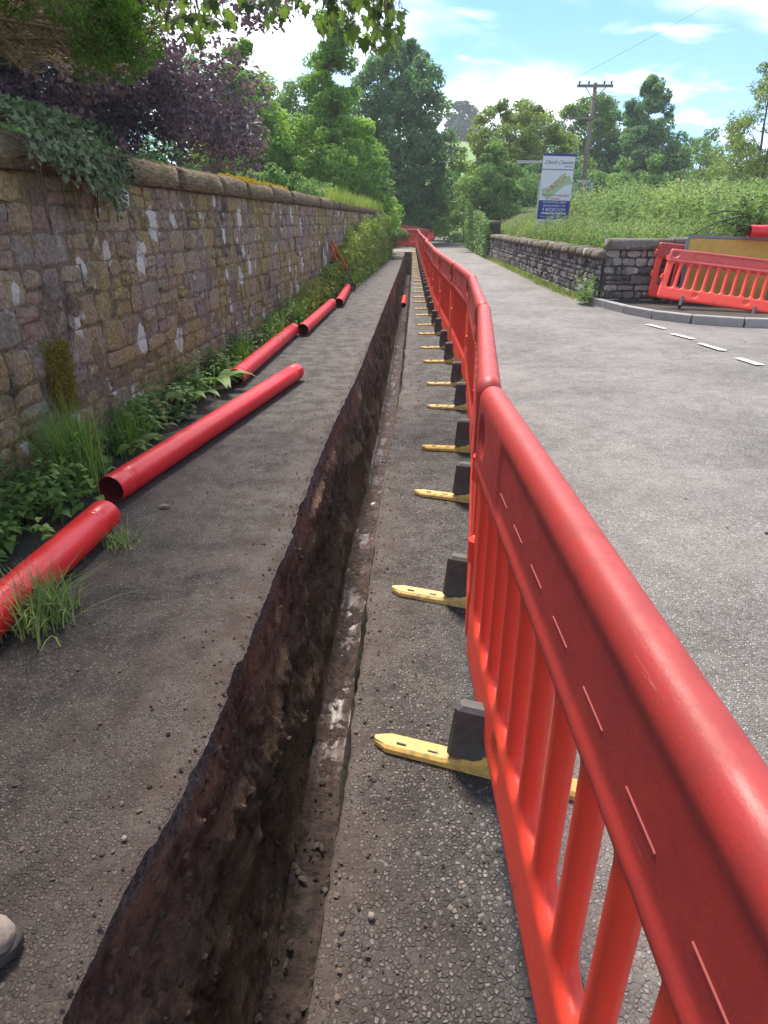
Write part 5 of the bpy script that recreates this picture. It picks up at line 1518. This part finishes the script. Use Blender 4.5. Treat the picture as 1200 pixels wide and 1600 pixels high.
# ---------------------------------------------------------------- sycamore over the camera, leaves hanging into the top of the view
def sycamore():
    global rng
    rng = np.random.default_rng(95); rs = random.Random(9)
    base = Vector((-5.0, -1.5, 1.0)); o = empty('sycamore', base); tag(o, 'sycamore whose leafy twigs hang into the top of the picture', 'tree')
    e = MB(); e.tube([(0, 0, -.2), (.1, .1, 2.5), (.5, .3, 4.5), (1.2, .6, 7)], [.42, .34, .28, .12], 12); e.build('trunk', M_bark, o, True)
    e = MB()
    e.tube([(.4, .3, 3.6), (2.0, 3.0, 4.0), (3.4, 6.2, 3.4), (4.3, 8.0, 2.75)], [.16, .10, .05, .018], 7)
    e.tube([(.6, .4, 4.6), (3.0, 1.5, 5.2), (5.5, 2.6, 5.3), (7, 4, 4.8)], [.18, .12, .07, .02], 7)
    for end in ((3.0, -2, 6), (6, 1, 6.4), (2.5, 4, 6), (-2, 3, 5.5)): e.tube([(.6, .4, 4.4), tuple((Vector(end) + Vector((.6, .4, 4.4))) / 2 + Vector((0, 0, .3))), end], [.12, .08, .02], 6)
    e.build('limb', M_bark, o, True)
    # crown mass above the camera
    C = []
    while len(C) < 170:
        q = np.array([rs.uniform(-4.2, 3.9), rs.uniform(-6, 4.4), rs.uniform(4.3, 9)])
        if ((q[0] + .8) / 4.6) ** 2 + ((q[1] + .8) / 5.6) ** 2 + ((q[2] - 6.5) / 2.7) ** 2 < 1: C.append(q)
    C = np.array(C) - np.array(base); V, F = clumps_to_leaves(C, rng.uniform(.5, .95, len(C)), 34, .17)
    c = link('crown', np_mesh('crown', V, F), L_syc, o); c['kind'] = 'stuff'
    # five-lobed leaf, shared by every separate leaf
    out_ = [(0, 0), (.16, -.10), (.42, -.20), (.34, .02), (.62, .16), (.42, .26), (.36, .34), (.42, .62), (.22, .58), (.12, .72), (0, 1.0)]
    pts = out_ + [(-x, y) for x, y in reversed(out_[1:-1])]
    me = MB(); n = len(pts)
    vs = [(x, y, -.20 * x * x - .22 * y * y + .03 * (k % 2)) for k, (x, y) in enumerate(pts)] + [(0, .32, .03)]
    me.add(vs, [(n, k, (k + 1) % n) for k in range(n)])
    me = me.mesh('leaf'); me.materials.append(L_syc_single)
    twg = MB()
    def pos(px, py_, Y):   # a spot given by its bearing and height above the eye line
        return Vector(((px - 600) / 1000 / 1.23 * Y, Y, 1.5 + Y * np.interp(py_, [-60, 0, 50, 90], [.285, .2545, .221, .196])))
    spots = []
    for (x0, x1, y0, y1, k) in ((250, 362, -50, 62, 62), (372, 480, -60, 30, 42), (488, 560, -55, 60, 50), (545, 636, -55, 86, 70), (100, 280, -60, 12, 40)):
        for _ in range(k):
            u = rs.random(); px = x0 + (x1 - x0) * rs.random(); lim = y1 - abs(px - (x0 + x1) / 2) / (x1 - x0) * (y1 - y0) * .45
            spots.append((px, y0 + (lim - y0) * rs.random() ** .8, rs.uniform(5.9, 7.2)))
    anchor = [pos(x, -75, 6.5) for x in (200, 300, 420, 520, 600)]
    for (px, py_, Y) in spots:
        p = pos(px, py_, Y)
        a = min(anchor, key=lambda q: (q - p).length)
        st = p + Vector((rs.uniform(-.04, .04), rs.uniform(-.04, .04), .07))
        if rs.random() < .5: twg.tube([a - base, (a.lerp(st, .6) + Vector((0, 0, .02))) - base, st - base], [.007, .005, .002], 4, 0, False)
        twg.tube([st - base, p - base], [.002, .0015], 3, 0, False)
        l = link('leaf', me, None, o); s = rs.uniform(.075, .135)
        l.matrix_world = Matrix.Translation(p - base) @ Matrix.Rotation(rs.uniform(0, 6.28), 4, 'Z') @ Matrix.Rotation(R(rs.uniform(-95, -15)), 4, 'X') @ Matrix.Rotation(rs.uniform(-.5, .5), 4, 'Y') @ Matrix.Scale(s, 4)
    for i in range(4):
        A_, B_ = anchor[i] - base, anchor[i + 1] - base
        twg.tube([A_, A_.lerp(B_, .35) + Vector((.02, .1, .09)), A_.lerp(B_, .7) + Vector((0, -.08, .05)), B_], [.011, .010, .009, .008], 5)
    twg.tube([anchor[0] - base, (4.3 - 2.2, 7.4, 3.2), (2.0, 4.0, 3.9)], [.010, .016, .04], 5)
    twg.build('twig', M_twig, o, True)
gsl = NG('single_sycamore_leaf')
_oi = gsl.n('ShaderNodeObjectInfo').outputs['Random']
_c = gsl.mix(_oi, (.035, .065, .016), (.13, .20, .035)); gsl.fin(_c, .5, .35)
_tr = gsl.n('ShaderNodeBsdfTranslucent'); gsl.set(_tr.inputs[0], gsl.mix(_oi, (.07, .12, .02), (.22, .33, .05))); _mx = gsl.n('ShaderNodeMixShader'); _mx.inputs[0].default_value = .5
gsl.t.links.new(gsl.b.outputs[0], _mx.inputs[1]); gsl.t.links.new(_tr.outputs[0], _mx.inputs[2]); gsl.t.links.new(_mx.outputs[0], gsl.o.inputs[0])
L_syc_single = gsl.m
sycamore()

# fallen leaf and pebbles on the footway
M_dleaf = plain('dry_leaf', (.30, .23, .17), .8, .3, 30)
e = MB(); e.add([(0, 0, 0), (.03, .016, .012), (.075, .008, .004), (.05, -.014, .012), (.02, -.014, .008)], [(0, 1, 2), (0, 2, 3), (0, 3, 4)])
o = e.build('fallen_leaf', M_dleaf); o.location = (-1.30, 3.36, .01); tag(o, 'single dry leaf on the footway by the open duct end', 'leaf')
M_peb = plain('pebble', (.24, .20, .17), .8, .25, 40)
for (x, y, s, lab) in ((-.03, .98, .011, 'pale pebble on the strip right of the trench'), (-.69, 1.19, .009, 'small brown pebble on the footway edge')):
    e = MB(); q = [(math.cos(a) * math.cos(b), math.sin(a) * math.cos(b), .6 * math.sin(b)) for b in (-.9, 0, .8) for a in np.linspace(0, 2 * math.pi, 7)[:-1]]
    vs = [(u * s * random.uniform(.8, 1.15), v * s * random.uniform(.7, 1.1), w * s) for u, v, w in q] + [(0, 0, .62 * s)]
    fs = [(k, (k + 1) % 6, 6 + (k + 1) % 6, 6 + k) for k in range(6)] + [(6 + k, 6 + (k + 1) % 6, 12 + (k + 1) % 6, 12 + k) for k in range(6)] + [(12 + k, 12 + (k + 1) % 6, 18) for k in range(6)]
    e.add(vs, fs); o = e.build('pebble', M_peb, None, True); o.location = (x, y, s * .5 + .004); tag(o, lab, 'pebble')

# ---------------------------------------------------------------- summer haze over the whole place
e = MB(); e.box((0, 0, 28.5), (816, 816, 62))
haze = e.build('haze', None); gh = bpy.data.materials.new('haze'); gh.use_nodes = True
gh.node_tree.nodes.remove(gh.node_tree.nodes['Principled BSDF'])
pv = gh.node_tree.nodes.new('ShaderNodeVolumePrincipled'); pv.inputs['Color'].default_value = (.93, .95, .97, 1); pv.inputs['Density'].default_value = .0010
gh.node_tree.links.new(pv.outputs[0], gh.node_tree.nodes['Material Output'].inputs['Volume'])
haze.data.materials.append(gh); tag(haze, 'thin summer haze in the air', 'haze', kind='stuff')
